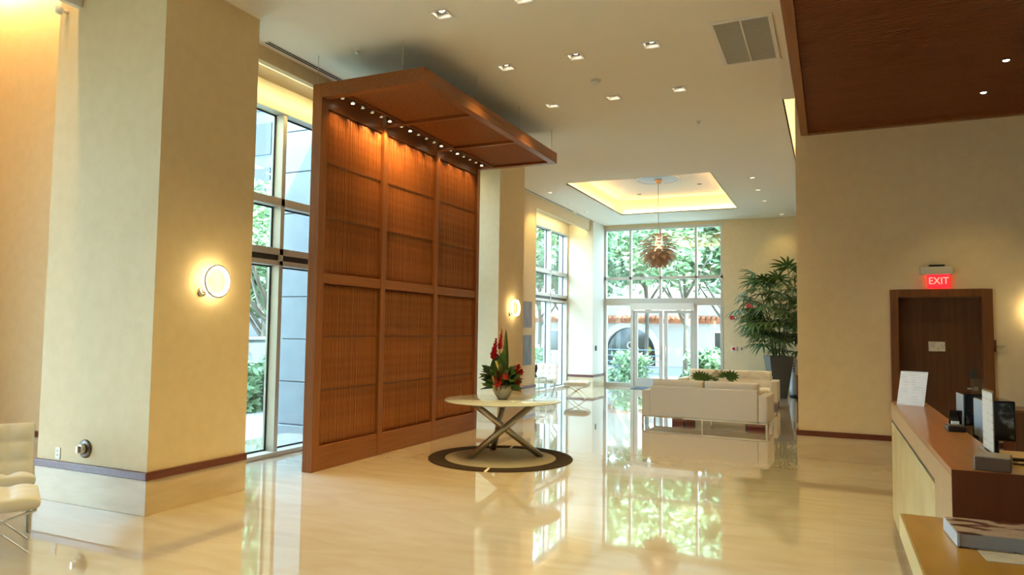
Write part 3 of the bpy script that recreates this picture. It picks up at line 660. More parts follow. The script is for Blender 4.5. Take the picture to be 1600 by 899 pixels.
def barcelona(t):
    """cushions and crossed flat chrome legs, facing -y around the origin"""
    Ms = Matrix.Translation((0, -.08, .385)) @ Matrix.Rotation(math.radians(-9), 4, 'X')
    obj('seat_cushion', MB().pad(0, 0, 0, .74, .62, .14, Ms, 44, 40, 4, 4, .05), LEATHER, t)
    Mb = Matrix.Translation((0, .29, .565)) @ Matrix.Rotation(math.radians(66), 4, 'X')
    obj('back_cushion', MB().pad(0, 0, 0, .74, .52, .13, Mb, 44, 36, 4, 3, .05), LEATHER, t)
    for s in (-1, 1):
        x = s * .34
        f_ = obj('leg_frame', flatbar([(x, .41, .76), (x, .31, .56), (x, .18, .38), (x, .0, .22), (x, -.2, .09), (x, -.36, .0)], .03, .012), CHROME, t)
        obj('cross_leg', flatbar([(x, -.36, .35), (x, -.16, .325), (x, .06, .24), (x, .24, .12), (x, .36, .0)], .03, .012), CHROME, f_)
    obj('cross_bar', MB().box(-.34, .34, .16, .175, .36, .39).box(-.34, .34, -.34, -.325, .33, .36).box(-.34, .34, .38, .395, .71, .74), CHROME, t)
def ottoman(t, w=.6, d=.56):
    obj('cushion', MB().pad(0, 0, .375, w, d, .13, None, 36, 34, 3, 3, .04), LEATHER, t)
    for s in (-1, 1):
        y = s * (d / 2 - .06)
        f_ = obj('leg_frame', flatbar([(-w / 2 + .02, y, .31), (-.10, y, .26), (.08, y, .15), (w / 2 - .06, y, 0)], .03, .012), CHROME, t)
        obj('cross_leg', flatbar([(w / 2 - .02, y, .31), (.10, y, .26), (-.08, y, .15), (-w / 2 + .06, y, 0)], .03, .012), CHROME, f_)
    obj('cross_bar', MB().box(-w / 2 + .02, -w / 2 + .045, -d / 2 + .06, d / 2 - .06, .30, .315).box(w / 2 - .045, w / 2 - .02, -d / 2 + .06, d / 2 - .06, .30, .315), CHROME, t)
c1 = thing('lounge_chair', 'white leather lounge chair before the far window beside the blue paintings', 'chair', group='white lounge chairs'); barcelona(c1)
c1.location = (-6.98, 17.4, 0); c1.rotation_euler = (0, 0, math.radians(10))
c3 = dup(c1, (-6.45, 3.60, 0), 'white tufted leather lounge chair against the near column', math.radians(60))
o1 = thing('ottoman', 'white leather ottoman on crossed chrome legs in front of the far chairs', 'ottoman', group='white ottomans'); ottoman(o1)
o2 = dup(o1, (-5.76, 3.30, 0), 'white leather ottoman at the left edge before the tufted chair', math.radians(60))
o1.location = (-5.85, 17.0, 0); o1.rotation_euler = (0, 0, math.radians(8))
# side table with sculpture
sx, sy = -6.86, 16.55
t = thing('side_table', 'square chrome and glass side table in front of the far white lounge chair', 'side table', (sx, sy, 0))
for dx in (-.24, .24):
    for dy in (-.24, .24): obj('leg', MB().box(sx + dx - .012, sx + dx + .012, sy + dy - .012, sy + dy + .012, 0, .49), CHROME, t)
obj('rail', MB().box(sx - .252, sx + .252, sy - .252, sy - .228, .49, .51).box(sx - .252, sx + .252, sy + .228, sy + .252, .49, .51).box(sx - .252, sx - .228, sy - .228, sy + .228, .49, .51).box(sx + .228, sx + .252, sy - .228, sy + .228, .49, .51), CHROME, t)
obj('lower_rail', MB().box(sx - .252, sx + .252, sy - .245, sy - .235, .14, .16).box(sx - .252, sx + .252, sy + .235, sy + .245, .14, .16), CHROME, t)
obj('glass_top', MB().box(sx - .25, sx + .25, sy - .25, sy + .25, .51, .522), glass_mat('table glass', (.88, .95, .93), .12), t, .002)
t = thing('sculpture', 'small dark and silver figurine on the glass side table', 'sculpture', (sx + .02, sy, .522)); z = .522
obj('plinth', MB().lathe([(0, 0), (.075, 0), (.07, .02), (.045, .05), (.05, .075), (0, .08)], (sx + .02, sy, z), 16), BLACK, t)
obj('figure', MB().tube([(sx + .02, sy, z + .07), (sx - .02, sy, z + .16), (sx + .0, sy, z + .25), (sx + .03, sy, z + .34)], [.03, .055, .05, .015], 10), STEEL, t)
obj('wing', leaf((sx + .03, sy, z + .08), (sx + .08, sy, z + .33), .09, (.4, -.9, 0)), BLACK, t); obj('wing', leaf((sx, sy, z + .08), (sx - .09, sy, z + .27), .07, (.4, -.9, 0)), CHROME, t)
# area rug, coffee table, orchid bowl
RR = mat('dark red lacquer', (.24, .015, .022), .3)
t = thing('coffee_table', 'low glass coffee table on dark red blocks between the white sofas', 'coffee table', (-2.05, 14.9, 0))
obj('glass_top', MB().box(-2.98, -1.10, 14.42, 15.38, .40, .418), bpy.data.materials['table glass'], t, .003)
for x0, x1 in ((-2.955, -2.72), (-2.68, -2.54), (-1.50, -1.18)): obj('red_block', MB().box(x0, x1, 14.45, 15.35, .02, .40), RR, t, .006)
obj('white_shelf', MB().box(-2.50, -1.54, 14.48, 15.32, .05, .26), WHITE, t, .006)
obj('foot_plate', MB().box(-2.95, -1.18, 14.47, 15.33, 0, .02), CHROME, t)
ob = (-2.12, 14.7, .418)
t = thing('orchid_bowl', 'white orchids with split green leaves in a bowl on the coffee table', 'flower arrangement', ob)
obj('bowl', MB().lathe([(0, 0), (.09, 0), (.15, .08), (.17, .20), (.16, .20), (.13, .09), (0, .05)], ob, 24), WHITE, t)
PET = mat('white orchid petal', (.82, .78, .66), .5); ORL = mat('philodendron leaf', (.09, .22, .05), .35)
random.seed(9)
for i in range(26):
    a = random.uniform(0, 2 * PI); r_ = random.uniform(0, .20); c = Vector((ob[0] + r_ * math.cos(a) * 1.2, ob[1] + r_ * math.sin(a), ob[2] + random.uniform(.24, .52))); m = MB()
    for k in range(5):
        q_ = 2 * PI * k / 5; leaf(c, c + Vector((math.cos(q_) * .055, -.02, math.sin(q_) * .055)), .05, (0, -1, 0), n=3, m=m)
    obj('orchid_flower', m, PET, t)
def split_leaf(c, r_, tilt, par):
    m = MB(); c = Vector(c)
    for k in range(9):
        q_ = -1.9 + 3.8 * k / 8 + tilt; leaf(c, c + Vector((math.sin(q_) * r_, -.05, math.cos(q_) * r_ * .75)), .05, (0, -1, 0), n=3, m=m)
    obj('split_leaf', m, ORL, par)
for dx, dz, tl in ((-.20, .30, -.5), (-.09, .24, .2), (.20, .34, .4), (.30, .36, .9), (-.30, .33, -1.0)): split_leaf((ob[0] + dx, ob[1] - .12, ob[2] + dz + .06), .18, tl, t)

# ================================================================= PALM, FAR RIGHT
pp = (-1.28, 20.0)
t = thing('potted_palm', 'tall lady palm in a tapered grey planter by the right wall', 'plant', (*pp, 0))
POT = mat('dark grey planter', (.07, .07, .075), .4)
m = MB(); hb, ht, H = .17, .31, 1.10; ca, sa = math.cos(.35), math.sin(.35)
def rp(x, y): return (pp[0] + x * ca - y * sa, pp[1] + x * sa + y * ca)
vs = [(*rp(x * s, y * s), z) for s, z in ((hb, 0), (ht, H), (ht - .03, H), (ht - .05, H - .1)) for x, y in ((-1, -1), (1, -1), (1, 1), (-1, 1))]
fs = [(3, 2, 1, 0)] + [(k * 4 + i, k * 4 + (i + 1) % 4, k * 4 + 4 + (i + 1) % 4, k * 4 + 4 + i) for k in range(3) for i in range(4)] + [(12, 13, 14, 15)]
obj('planter', m.add(vs, fs), POT, t, .008)
CANE = mat('palm cane', (.10, .075, .03), .7); FR1 = mat('palm frond green', (.075, .16, .05), .45, col2=(.13, .22, .075), scale=(5, 5, 5)); FR2 = mat('young palm frond', (.16, .22, .06), .45, col2=(.09, .15, .04), scale=(5, 5, 5))
random.seed(21)
def frond_mesh(nl, L):
    m = MB()
    for k in range(nl):
        a = -2.2 + 4.4 * k / (nl - 1) + random.uniform(-.08, .08); l_ = L * (1 - .22 * abs(a) / 2.2) * random.uniform(.9, 1.05)
        leaf((0, 0, 0), (math.cos(a) * l_, math.sin(a) * l_, .10 * l_), .066, (0, 0, 1), droop=l_ * .42, n=4, fold=.35, m=m)
    return m
fm = [mesh('frond', frond_mesh(n_, L_), mm) for n_, L_, mm in ((11, .48, FR1), (12, .54, FR1), (10, .44, FR1), (10, .44, FR2))]
canes = []
for i in range(11):
    a = 2 * PI * i / 11 + .3; r0 = .12; hgt = (3.2, 2.5, 2.9, 2.1, 3.0, 2.3, 2.7, 1.9, 2.6, 3.1, 2.2)[i]
    b_ = Vector((pp[0] + r0 * math.cos(a), pp[1] + r0 * math.sin(a), 1.0)); tpv = Vector((pp[0] + (.30 + .06 * hgt) * math.cos(a), pp[1] + (.30 + .06 * hgt) * math.sin(a), hgt)); md_ = (b_ + tpv) / 2 + Vector((-.05 * math.cos(a), -.05 * math.sin(a), .1))
    obj('cane', MB().tube([b_, md_, tpv], [.014, .012, .008], 6), CANE, t); canes.append((b_, md_, tpv, a))
for i in range(130):
    b_, md_, tpv, a0 = canes[i % 11]; f = random.uniform(.12, 1.0) if i > 33 else random.uniform(.84, 1.0)
    p_ = (b_ * (1 - f) ** 2 + md_ * 2 * f * (1 - f) + tpv * f * f); a = a0 + random.uniform(-1.2, 1.2); e = random.uniform(-.1, .8) if f < .9 else random.uniform(.2, 1.2)
    L_ = random.uniform(.25, .60); tip = p_ + Vector((math.cos(a) * math.cos(e), math.sin(a) * math.cos(e), math.sin(e))) * L_
    if tip.y > 21.0: tip.y = 21.0
    fo = put('frond', fm[3] if (random.random() < .22 and p_.z > 2.0) else random.choice(fm[:3]), t, tip - ORG[t]); dr = (tip - p_).normalized(); dr.z -= .45
    fo.rotation_euler = dr.to_track_quat('X', 'Z').to_euler()
    obj('petiole', MB().tube([p_, tip], .006, 5, False), FR1, fo) if False else None
    pm = MB().tube([p_, (p_ + tip) / 2 + Vector((0, 0, .03)), tip], .006, 5, False); obj('petiole', pm, FR1, t)
m = MB(); c = Vector((-1.98, 19.75, 2.38))
for k in range(7):
    a = 2 * PI * k / 7; leaf(c, c + Vector((math.cos(a) * .10, -.03, math.sin(a) * .10 + .02)), .08, (0, -1, 0), n=3, m=m)
obj('pink_bloom', m, mat('coral pink bloom', (.75, .12, .13), .5), t); obj('bloom_stalk', MB().tube([(-1.45, 19.95, 2.05), (-1.75, 19.8, 2.35), tuple(c)], .006, 5), CANE, t)
# tall blue and white vase + dark red panel behind the palm
vv = (-.92, 20.55)
t = thing('floor_vase', 'tall white floor vase with blue painted flowers right of the planter', 'vase', (*vv, 0))
obj('stand', MB().lathe([(0, 0), (.13, 0), (.13, .03), (.10, .05), (0, .05)], (*vv, 0), 20), BLACK, t)
obj('body', MB().lathe([(.09, .05), (.12, .2), (.11, .5), (.085, .85), (.09, 1.0), (.08, 1.0), (.07, .9), (0, .88)], (*vv, 0), 24), mat('white porcelain', (.72, .74, .78), .2, col2=(.72, .74, .78), scale=(8, 8, 8)), t)
m = MB()
for k in range(12):
    z_ = .66 + .022 * k; a = -1.9 + .5 * math.sin(k * 2.1); rr = .103 - .0000 * k; p_ = Vector((vv[0] + rr * math.cos(a), vv[1] + rr * math.sin(a), z_)); leaf(p_, p_ + Vector((.04 * math.cos(k * 2.0), -.004, .05)), .03, (0, -1, 0), n=3, m=m)
obj('painted_flowers', m, mat('cobalt glaze', (.02, .05, .16), .3), t)
t = thing('red_pedestal', 'narrow dark red pedestal half hidden by the yellow wall', 'pedestal', (-.72, 19.9, 0))
obj('block', MB().box(-.83, -.62, 19.8, 20.0, .08, .58), mat('oxblood lacquer', (.11, .012, .014), .3), t, .006); obj('plinth', MB().box(-.85, -.60, 19.78, 20.02, 0, .08), BLACK, t); obj('cap', MB().box(-.85, -.60, 19.78, 20.02, .58, .61), RAIL, t)
t = thing('door_mat', 'flat blue-grey mat inside the glass entrance', 'mat', (-4.63, 20.9, 0)); obj('mat_field', MB().box(-5.4, -3.85, 20.55, 21.3, .0005, .010), mat('blue grey mat', (.10, .13, .20), .9, bump=.3, bscale=200), t); obj('border', MB().box(-5.43, -5.4, 20.52, 21.33, .0005, .012).box(-3.85, -3.82, 20.52, 21.33, .0005, .012).box(-5.4, -3.85, 20.52, 20.55, .0005, .012).box(-5.4, -3.85, 21.3, 21.33, .0005, .012), DARK, t)

# ================================================================= PENDANT
pc = (-3.85, 17.2)
t = thing('pendant_lamp', 'large copper leaf pendant hanging before the far glass wall', 'pendant lamp', (*pc, 3.2))
COP = mat('brushed copper leaf', (.72, .56, .46), .4, metal=.2, col2=(.62, .48, .39), scale=(9, 9, 9)); COPL = mat('pale rose leaf', (.70, .50, .44), .35, metal=.5)
obj('suspension_rod', MB().tube([(*pc, 4.05), (*pc, 5.40)], .008, 8), STEEL, t)
obj('ceiling_cup', MB().lathe([(0, 5.34), (.06, 5.35), (.09, 5.42), (.09, 5.455), (0, 5.455)], (*pc, 0), 20), mat('pale copper cup', (.7, .48, .32), .4, metal=.3), t)
obj('diffuser_core', MB().lathe([(0, 3.42), (.07, 3.44), (.10, 3.6), (.09, 3.85), (.04, 4.05), (0, 4.06)], (*pc, 0), 20), mat('pendant core', (.8, .7, .6), .5, emit=(1, .75, .5), es=.8), t)
def lampleaf(r0, z0, r1, z1, w):
    m = MB(); vs = []; fs = []; n = 4
    for i in range(n + 1):
        f = i / n; r_ = r0 + (r1 - r0) * f; z_ = z0 + (z1 - z0) * f + .03 * math.sin(PI * f); ww = w * (.55 + .6 * f if f < .72 else (1 - f) / .28 * .98 + .03)
        vs += [(r_, -ww / 2, z_ - .012), (r_, 0, z_), (r_, ww / 2, z_ - .012)]
    for i in range(n): o = i * 3; fs += [(o, o + 1, o + 4, o + 3), (o + 1, o + 2, o + 5, o + 4)]
    return m.add(vs, fs)
rows = [(.07, 4.07, .17, 4.10, .09, COPL, 8), (.12, 4.00, .40, 4.02, .15, COPL, 8), (.15, 3.92, .50, 3.91, .15, COPL, 10), (.17, 3.84, .55, 3.80, .15, COP, 12), (.18, 3.78, .55, 3.69, .16, COP, 12), (.18, 3.73, .53, 3.56, .17, COP, 12), (.17, 3.67, .49, 3.45, .18, COP, 12), (.15, 3.61, .40, 3.38, .18, COP, 12), (.12, 3.55, .32, 3.30, .17, COP, 10), (.09, 3.50, .22, 3.25, .15, COP, 8)]
for k, (r0, z0, r1, z1, w_, mm, n_) in enumerate(rows):
    me = mesh('shade_leaf', lampleaf(r0, z0 - 3.2, r1, z1 - 3.2, w_), mm)
    for i in range(n_): o = put('shade_leaf', me, t, (0, 0, 0), (0, 0, 2 * PI * (i + .5 * (k % 2)) / n_))
t = thing('ceiling_medallion', 'pale blue round disc in the coffer above the pendant', 'medallion', (*pc, 5.46))
obj('disc', MB().lathe([(.0, 5.452), (.50, 5.452), (.52, 5.4595)], (*pc, 0), 48), mat('pale blue disc', (.42, .56, .70), .4), t); obj('rim', MB().torus((*pc, 5.455), .53, .012, 48, 8, 'z'), WHITE, t)

# ================================================================= RECEPTION DESK
DKX, DKY0, DKY1, DKZ = .466, 3.60, 7.02, 1.12
D = thing('reception_desk', 'long cherry and stone reception counter at the right', 'reception desk', (.6, 5.3, 0))
TOPW = mat('honey cherry counter top', (.38, .185, .065), .30, col2=(.32, .145, .048), scale=(18, 1.2, 18), detail=6, coat=.2)
FACEW = mat('pale sycamore veneer', (.42, .27, .13), .35, col2=(.38, .235, .11), scale=(18, 18, 2))
ENDW = mat('deep cherry end', (.145, .036, .012), .4, col2=(.12, .028, .009), scale=(20, 20, 2))
STONE = mat('cream onyx panel', (.56, .46, .24), .25, col2=(.50, .38, .17), scale=(2, 2.5, 3), detail=7)
GOLD = mat('golden maple ledge', (.54, .31, .045), .32, col2=(.44, .23, .03), scale=(9, 2, 9), detail=7, coat=.2)
EDGE = mat('blond ledge edge', (.56, .42, .19), .4)
obj('counter_top', MB().box(DKX, .735, DKY0 + .012, DKY1, 1.085, DKZ), TOPW, D, .002)
obj('top_band', MB().box(DKX, .50, DKY0 + .012, DKY1, .975, 1.085), FACEW, D, .002)
obj('end_post', MB().box(DKX, .50, DKY0 + .012, 4.17, .05, .975), FACEW, D, .002)
obj('shadow_gap', MB().box(.476, .51, 4.17, DKY1, .11, .975), BLACK, D)
pn = [(4.20, 5.6), (5.606, DKY1)]
for a, b in pn: obj('stone_panel', MB().box(.468, .476, a, b, .13, .945), STONE, D, .002)
obj('end_panel', MB().box(DKX, .735, DKY0, DKY0 + .012, 0, DKZ), ENDW, D, .001)
obj('inner_panel', MB().box(.51, .735, DKY0 + .012, DKY1, .0, 1.085), ENDW, D)
obj('toe_kick', MB().box(.54, .56, DKY0 + .012, DKY1 - .02, 0, .05), BLACK, D)
lg = obj('writing_ledge', MB().box(.278, 2.2, .9, 3.655, .875, .90), GOLD, D, .002)
obj('ledge_edge', MB().box(.268, .2785, .9, 3.655, .80, .90).box(.2785, .466, 3.645, 3.6555, .80, .875), EDGE, lg, .002)
obj('ledge_soffit', MB().box(.2785, 2.2, .9, 3.6, .80, .875), FACEW, lg)
obj('ledge_base', MB().box(.62, 2.1, 1.0, 3.59, 0, .80), ENDW, D)
W = obj('work_surface', MB().box(.735, 1.55, DKY0 + .4, DKY1, .73, .76), mat('light maple work top', (.50, .33, .13), .4, col2=(.44, .28, .1), scale=(12, 2, 12)), D, .003)
obj('drawer_block', MB().box(1.0, 1.5, 4.2, 4.7, 0, .73), ENDW, W); obj('drawer_block', MB().box(1.0, 1.5, 6.3, 6.8, 0, .73), ENDW, W)
# back credenza
t = thing('credenza', 'low dark wood credenza against the wall behind the desk', 'cabinet', (2.9, 10.1, 0))
obj('carcass', MB().box(1.90, 4.4, 9.88, 10.43, .06, .81), ENDW, t, .003); obj('top', MB().box(1.88, 4.42, 9.86, 10.44, .81, .845), DOORF, t, .003); obj('plinth', MB().box(1.94, 4.36, 9.93, 10.42, 0, .06), BLACK, t)
for k in range(4):
    dd = obj('door', MB().box(1.91 + .62 * k, 2.52 + .62 * k, 9.862, 9.88, .07, .80), DOORW, t, .002); obj('knob', MB().lathe([(.012, 0), (.014, -.02), (0, -.022)], (2.46 + .62 * k, 9.862, .62), 10, axis='y'), STEEL, dd)

# things on the desk
PAPER = print_mat('typed notice', (.74, .72, .72), (.58, .56, .58), 18, 16)
t = thing('notice_stand', 'white typed notice in a tilted stand at the far end of the counter', 'notice', (.58, 6.68, DKZ))
Mx = Matrix.Translation((.585, 6.675, DKZ + .001)) @ Matrix.Rotation(math.radians(-30), 4, 'Z') @ Matrix.Rotation(math.radians(-17), 4, 'X')
obj('sheet', MB().box(-.108, .108, -.003, 0, .0, .285).xf(Mx), PAPER, t); obj('acrylic_back', MB().box(-.11, .11, .001, .004, .0, .29).xf(Mx), glass_mat('clear acrylic', (.93, .95, .95), .08), t)
obj('acrylic_foot', MB().box(-.11, .11, 0, .07, .0, .003).xf(Matrix.Translation((.585, 6.675, DKZ)) @ Matrix.Rotation(math.radians(-30), 4, 'Z')), bpy.data.materials['clear acrylic'], t)
t = thing('card_terminal', 'small black card terminal on the counter before the monitors', 'terminal', (.69, 5.10, DKZ))
obj('base', MB().box(.635, .73, 5.0, 5.16, DKZ, DKZ + .03), BLACK, t, .006); obj('keypad', MB().box(.645, .72, 5.03, 5.13, DKZ + .03, DKZ + .036), STEEL, t, .002)
obj('screen_head', MB().box(-.035, .035, -.008, .008, 0, .10).xf(Matrix.Translation((.695, 5.17, DKZ + .02)) @ Matrix.Rotation(.3, 4, 'X')), GLOSSB, t, .004); obj('receipt', MB().box(.67, .71, 5.12, 5.15, DKZ + .036, DKZ + .05), WHITE, t)
t = thing('brochure_box', 'brown and silver card box at the near end of the counter', 'box', (.62, 3.70, DKZ))
Mb = Matrix.Translation((.63, 3.72, DKZ + .001)) @ Matrix.Rotation(math.radians(-12), 4, 'Z')
obj('case', MB().box(-.055, .075, -.085, .085, 0, .055).xf(Mb), mat('brown box', (.11, .06, .04), .35), t, .003); obj('silver_side', MB().box(-.058, -.055, -.085, .085, .003, .052).xf(Mb), mat('silver card', (.42, .42, .40), .3, metal=.4), t); obj('slot_line', MB().box(-.0585, -.058, -.08, .08, .022, .026).box(-.0585, -.058, -.08, .08, .036, .039).xf(Mb), DARK, t)
obj('lid', MB().box(-.05, .07, -.08, .08, .055, .058).xf(Mb), mat('box lid', (.30, .26, .21), .35), t)
t = thing('acrylic_sign', 'clear acrylic sign holder with a pale sheet standing edge-on', 'sign', (.715, 4.26, DKZ))
obj('sheet', MB().box(.712, .716, 4.13, 4.385, DKZ + .01, DKZ + .30), print_mat('pale sheet', (.60, .57, .50), (.45, .42, .38), 12, 9), t); obj('acrylic_front', MB().box(.717, .719, 4.125, 4.39, DKZ, DKZ + .31), bpy.data.materials['clear acrylic'], t); obj('foot', MB().box(.69, .735, 4.125, 4.39, DKZ, DKZ + .003), bpy.data.materials['clear acrylic'], t)
LITSIDE = mat('painted window-lit side', (.30, .37, .44), .25); SCR = mat('screen with painted reflections', (.015, .02, .03), .05, col2=(.30, .38, .45), scale=(9, 9, 14), detail=3, lo=.5, hi=.72, spec=.7)  # casing side coloured as window-lit; pale smears on the screen paint reflections
def monitor(label, x, y, w_, h_, z0, d_, ang):
    t = thing('monitor', label, 'monitor', (x, y, .76), 'computer monitors behind the counter'); M = Matrix.Translation((x, y, 0)) @ Matrix.Rotation(ang, 4, 'Z')
    obj('casing', MB().box(0, w_, 0, d_, z0, z0 + h_).xf(M), GLOSSB, t, .006); obj('painted_lit_side', MB().box(-.003, 0, .005, d_ - .005, z0 + .005, z0 + h_ - .005).xf(M), LITSIDE, t)
    obj('screen', MB().box(.012, w_ - .012, -.002, 0, z0 + .012, z0 + h_ - .012).xf(M), SCR, t)
    obj('stand', MB().tube([M @ Vector((w_ / 2, d_ / 2, .77)), M @ Vector((w_ / 2, d_ / 2, z0 + .02))], .022, 10), BLACK, t); obj('foot', MB().lathe([(0, .7605), (.10, .7605), (.09, .775), (0, .775)], tuple(M @ Vector((w_ / 2, d_ / 2, 0))), 20), BLACK, t)
monitor('dark monitor behind the counter, the one farthest from the camera', .87, 6.05, .19, .23, 1.045, .24, math.radians(3))
monitor('dark monitor behind the acrylic sign, nearest the camera', .88, 5.34, .165, .25, 1.04, .26, math.radians(4))
t = thing('acrylic_holder', 'tiny clear acrylic card holder beyond the monitors', 'holder', (1.05, 6.62, .76)); obj('panel', MB().box(1.00, 1.08, 6.60, 6.605, .763, 1.36), bpy.data.materials['clear acrylic'], t); obj('foot', MB().box(.98, 1.10, 6.56, 6.66, .7605, .764), bpy.data.materials['clear acrylic'], t)
t = thing('stapler', 'black stapler on the light work surface behind the counter', 'stapler', (1.25, 6.3, .76)); obj('base', MB().box(1.20, 1.34, 6.27, 6.31, .7605, .772), BLACK, t, .003); obj('arm', MB().box(1.20, 1.33, 6.275, 6.305, .785, .81), BLACK, t, .006); obj('hinge', MB().box(1.20, 1.23, 6.275, 6.305, .772, .785), STEEL, t)
# book and leaflet on the ledge
t = thing('picture_book', 'thick picture book with a collage cover on the golden ledge', 'book', (.75, 3.30, .90))
COV = mat('collage cover', (.50, .40, .34), .3, col2=(.10, .035, .025), scale=(9, 22, 4), detail=5, lo=.52, hi=.58); Mk = Matrix.Translation((.425, 3.17, .9005)) @ Matrix.Rotation(math.radians(3), 4, 'Z')
obj('page_block', MB().box(.006, .56, .004, .25, .004, .052).xf(Mk), mat('grey page edges', (.36, .34, .32), .6, col2=(.30, .28, .27), scale=(2, 2, 300)), t); obj('front_cover', MB().box(0, .57, 0, .255, .052, .056).xf(Mk), COV, t, .001); obj('back_cover', MB().box(0, .57, 0, .255, 0, .004).xf(Mk), COV, t, .001); obj('spine', MB().box(-.002, .006, 0, .255, .004, .052).xf(Mk), mat('pale blue spine', (.48, .55, .62), .3), t)
t = thing('leaflet', 'white printed leaflet lying in front of the picture book', 'leaflet', (.62, 3.08, .90)); obj('page', MB().box(.0, .30, .0, .13, 0, .002).xf(Matrix.Translation((.495, 3.03, .9005)) @ Matrix.Rotation(math.radians(4), 4, 'Z')), print_mat('leaflet print', (.66, .62, .56), (.35, .33, .33), 14, 20, 'y'), t); obj('photo_print', MB().box(.14, .26, .03, .075, .002, .0025).xf(Matrix.Translation((.495, 3.03, .9005)) @ Matrix.Rotation(math.radians(4), 4, 'Z')), mat('leaflet photo', (.25, .23, .24), .4), t)

# ================================================================= OUTSIDE
PAVE = mat('pale paving', (.34, .34, .33), .8, col2=(.28, .28, .27), scale=(.6, .6, 1)); GRASS = mat('lawn', (.13, .14, .09), .9, col2=(.17, .18, .12), scale=(2, 2, 2))
struct('floor_outside', MB().box(-60, 40, YF + .15, 80, -.30, -.06).box(-60, -8.0, -30, YF + .15, -.30, -.06), PAVE)
t = tag(obj('lawn', MB().box(-60, -11.0, -20, 21, -.06, -.02), GRASS), 'green lawn outside the left windows', 'lawn')
# stone clad column outside the near window
STN = mat('grey stone cladding', (.20, .23, .26), .6, col2=(.17, .20, .23), scale=(3, 3, 3), detail=6)
t = thing('stone_fin', 'grey stone clad fin standing outside the near window', 'wall', (-7.6, 9.45, -.06))
obj('core', MB().box(-8.26, -7.06, 9.08, 9.78, -.06, 6.2), DARK, t); obj('plinth', MB().box(-8.33, -7.06, 8.97, 9.9, -.06, .12), STN, t, .01)
for k in range(9):
    z0 = .132 + .69 * k; obj('stone_slab', MB().box(-8.3, -7.03, 9.04, 9.82, z0, z0 + .676), STN, t, .006)
# trees
def foliage(n, rx, rz, seed, ls=.16):
    random.seed(seed); m = MB(); cl = [(random.gauss(0, .42) * rx, random.gauss(0, .42) * rx, random.uniform(-.7, .8) * rz) for _ in range(38)]
    for i in range(n):
        c = random.choice(cl); p = Vector((c[0] + random.gauss(0, .19) * rx, c[1] + random.gauss(0, .19) * rx, c[2] + random.gauss(0, .16) * rz))
        rad = math.hypot(p.x, p.y)
        if rad > rx * 1.1: p.x *= rx * 1.1 / rad; p.y *= rx * 1.1 / rad
        p.z = max(-rz, min(rz, p.z))
        a = Vector((random.gauss(0, 1), random.gauss(0, 1), random.gauss(0, .6))).normalized() * ls; b = a.cross(Vector((random.gauss(0, 1), random.gauss(0, 1), random.gauss(0, 1)))).normalized() * ls * .42
        o = len(m.v); m.v += [tuple(p - a), tuple(p + b), tuple(p + a), tuple(p - b)]; m.f.append((o, o + 1, o + 2, o + 3)); m.sm.append(False)
    return m
LF = [mat('tree leaves bright', (.26, .40, .20), .55, col2=(.36, .50, .30), scale=(1.5, 1.5, 1.5)), mat('tree leaves mid', (.16, .28, .14), .55, col2=(.24, .36, .20), scale=(1.5, 1.5, 1.5))]
BARK = mat('grey bark', (.24, .20, .16), .9, col2=(.16, .13, .10), scale=(5, 5, 1.5), bump=.5, bscale=20)
fmesh = [mesh('crown', foliage(5200, 2.5, 2.0, s, .17), LF[s % 2]) for s in (1, 2, 3)]
smesh = [mesh('shrub_leaves', foliage(1300, .62, .5, s, .10), LF[s % 2]) for s in (4, 5)]
def tree(x, y, lab, k, h=4.6, sc=1.0, lean=(0, 0)):
    t = thing('tree', lab, 'tree', (x, y, -.06), 'trees outside the windows')
    fo = put('crown', fmesh[k], t, (lean[0], lean[1], h), (0, 0, random.uniform(0, 6))); fo.scale = (sc, sc, sc * .9); fo['kind'] = 'stuff'
    obj('trunk', MB().tube([(x, y, -.06), (x + .05 + lean[0] * .2, y, h * .35), (x + lean[0] * .6, y + lean[1] * .6, h * .7), (x + lean[0], y + lean[1], h)], [.10, .085, .06, .03], 8), BARK, t)
    for i in range(6):
        a = i * 1.1 + x; z0 = h * (.32 + .06 * i); obj('branch', MB().tube([(x + lean[0] * .3, y + lean[1] * .3, z0), (x + lean[0] * .5 + math.cos(a) * .7, y + math.sin(a) * .7, z0 + .9), (x + lean[0] + math.cos(a) * 1.5, y + lean[1] + math.sin(a) * 1.5, z0 + 2.0)], [.06, .045, .015], 6), BARK, t)
TREES = [(-9.4, 27.0, 'pale green street tree seen through the left of the entrance glass', 0, 5.0, 1.0), (-4.96, 26.6, 'forked tree with blue-grey trunk behind the right entrance door', 1, 5.2, 1.0), (-3.5, 28.5, 'leafy tree seen through the right end of the entrance glass', 0, 5.2, 1.15), (-7.6, 31.5, 'bright leafy tree filling the upper entrance glass', 2, 6.4, 1.35), (-12.6, 31.0, 'tree left of the arched building beyond the glass', 2, 5.6, 1.2), (-2.2, 31.8, 'tall tree behind the others beyond the entrance', 1, 6.8, 1.25),
         (-10.9, 11.6, 'young tree left of the stone fin outside the near window', 1, 3.9, .55), (-13.4, 26.0, 'green tree outside the far left window', 0, 4.6, 1.1), (-17.5, 31.5, 'distant tree outside the far left window', 2, 5.6, 1.3), (-15.5, 16.2, 'background tree outside the near window', 0, 4.2, 1.2), (-11.6, 22.5, 'leafy tree close outside the far left window', 2, 4.8, 1.0)]
for a in TREES: tree(*a)
def shrub(x, y, lab, k, sc=1.0, z=.42):
    t = thing('shrub', lab, 'shrub', (x, y, -.06), 'shrubs outside the glass'); fo = put('leaves', smesh[k], t, (0, 0, z * sc)); fo.scale = (sc,) * 3; fo['kind'] = 'stuff'
    obj('stem', MB().tube([(x, y, -.06), (x + .03, y, z * sc * .9)], [.03, .015], 6), BARK, t)
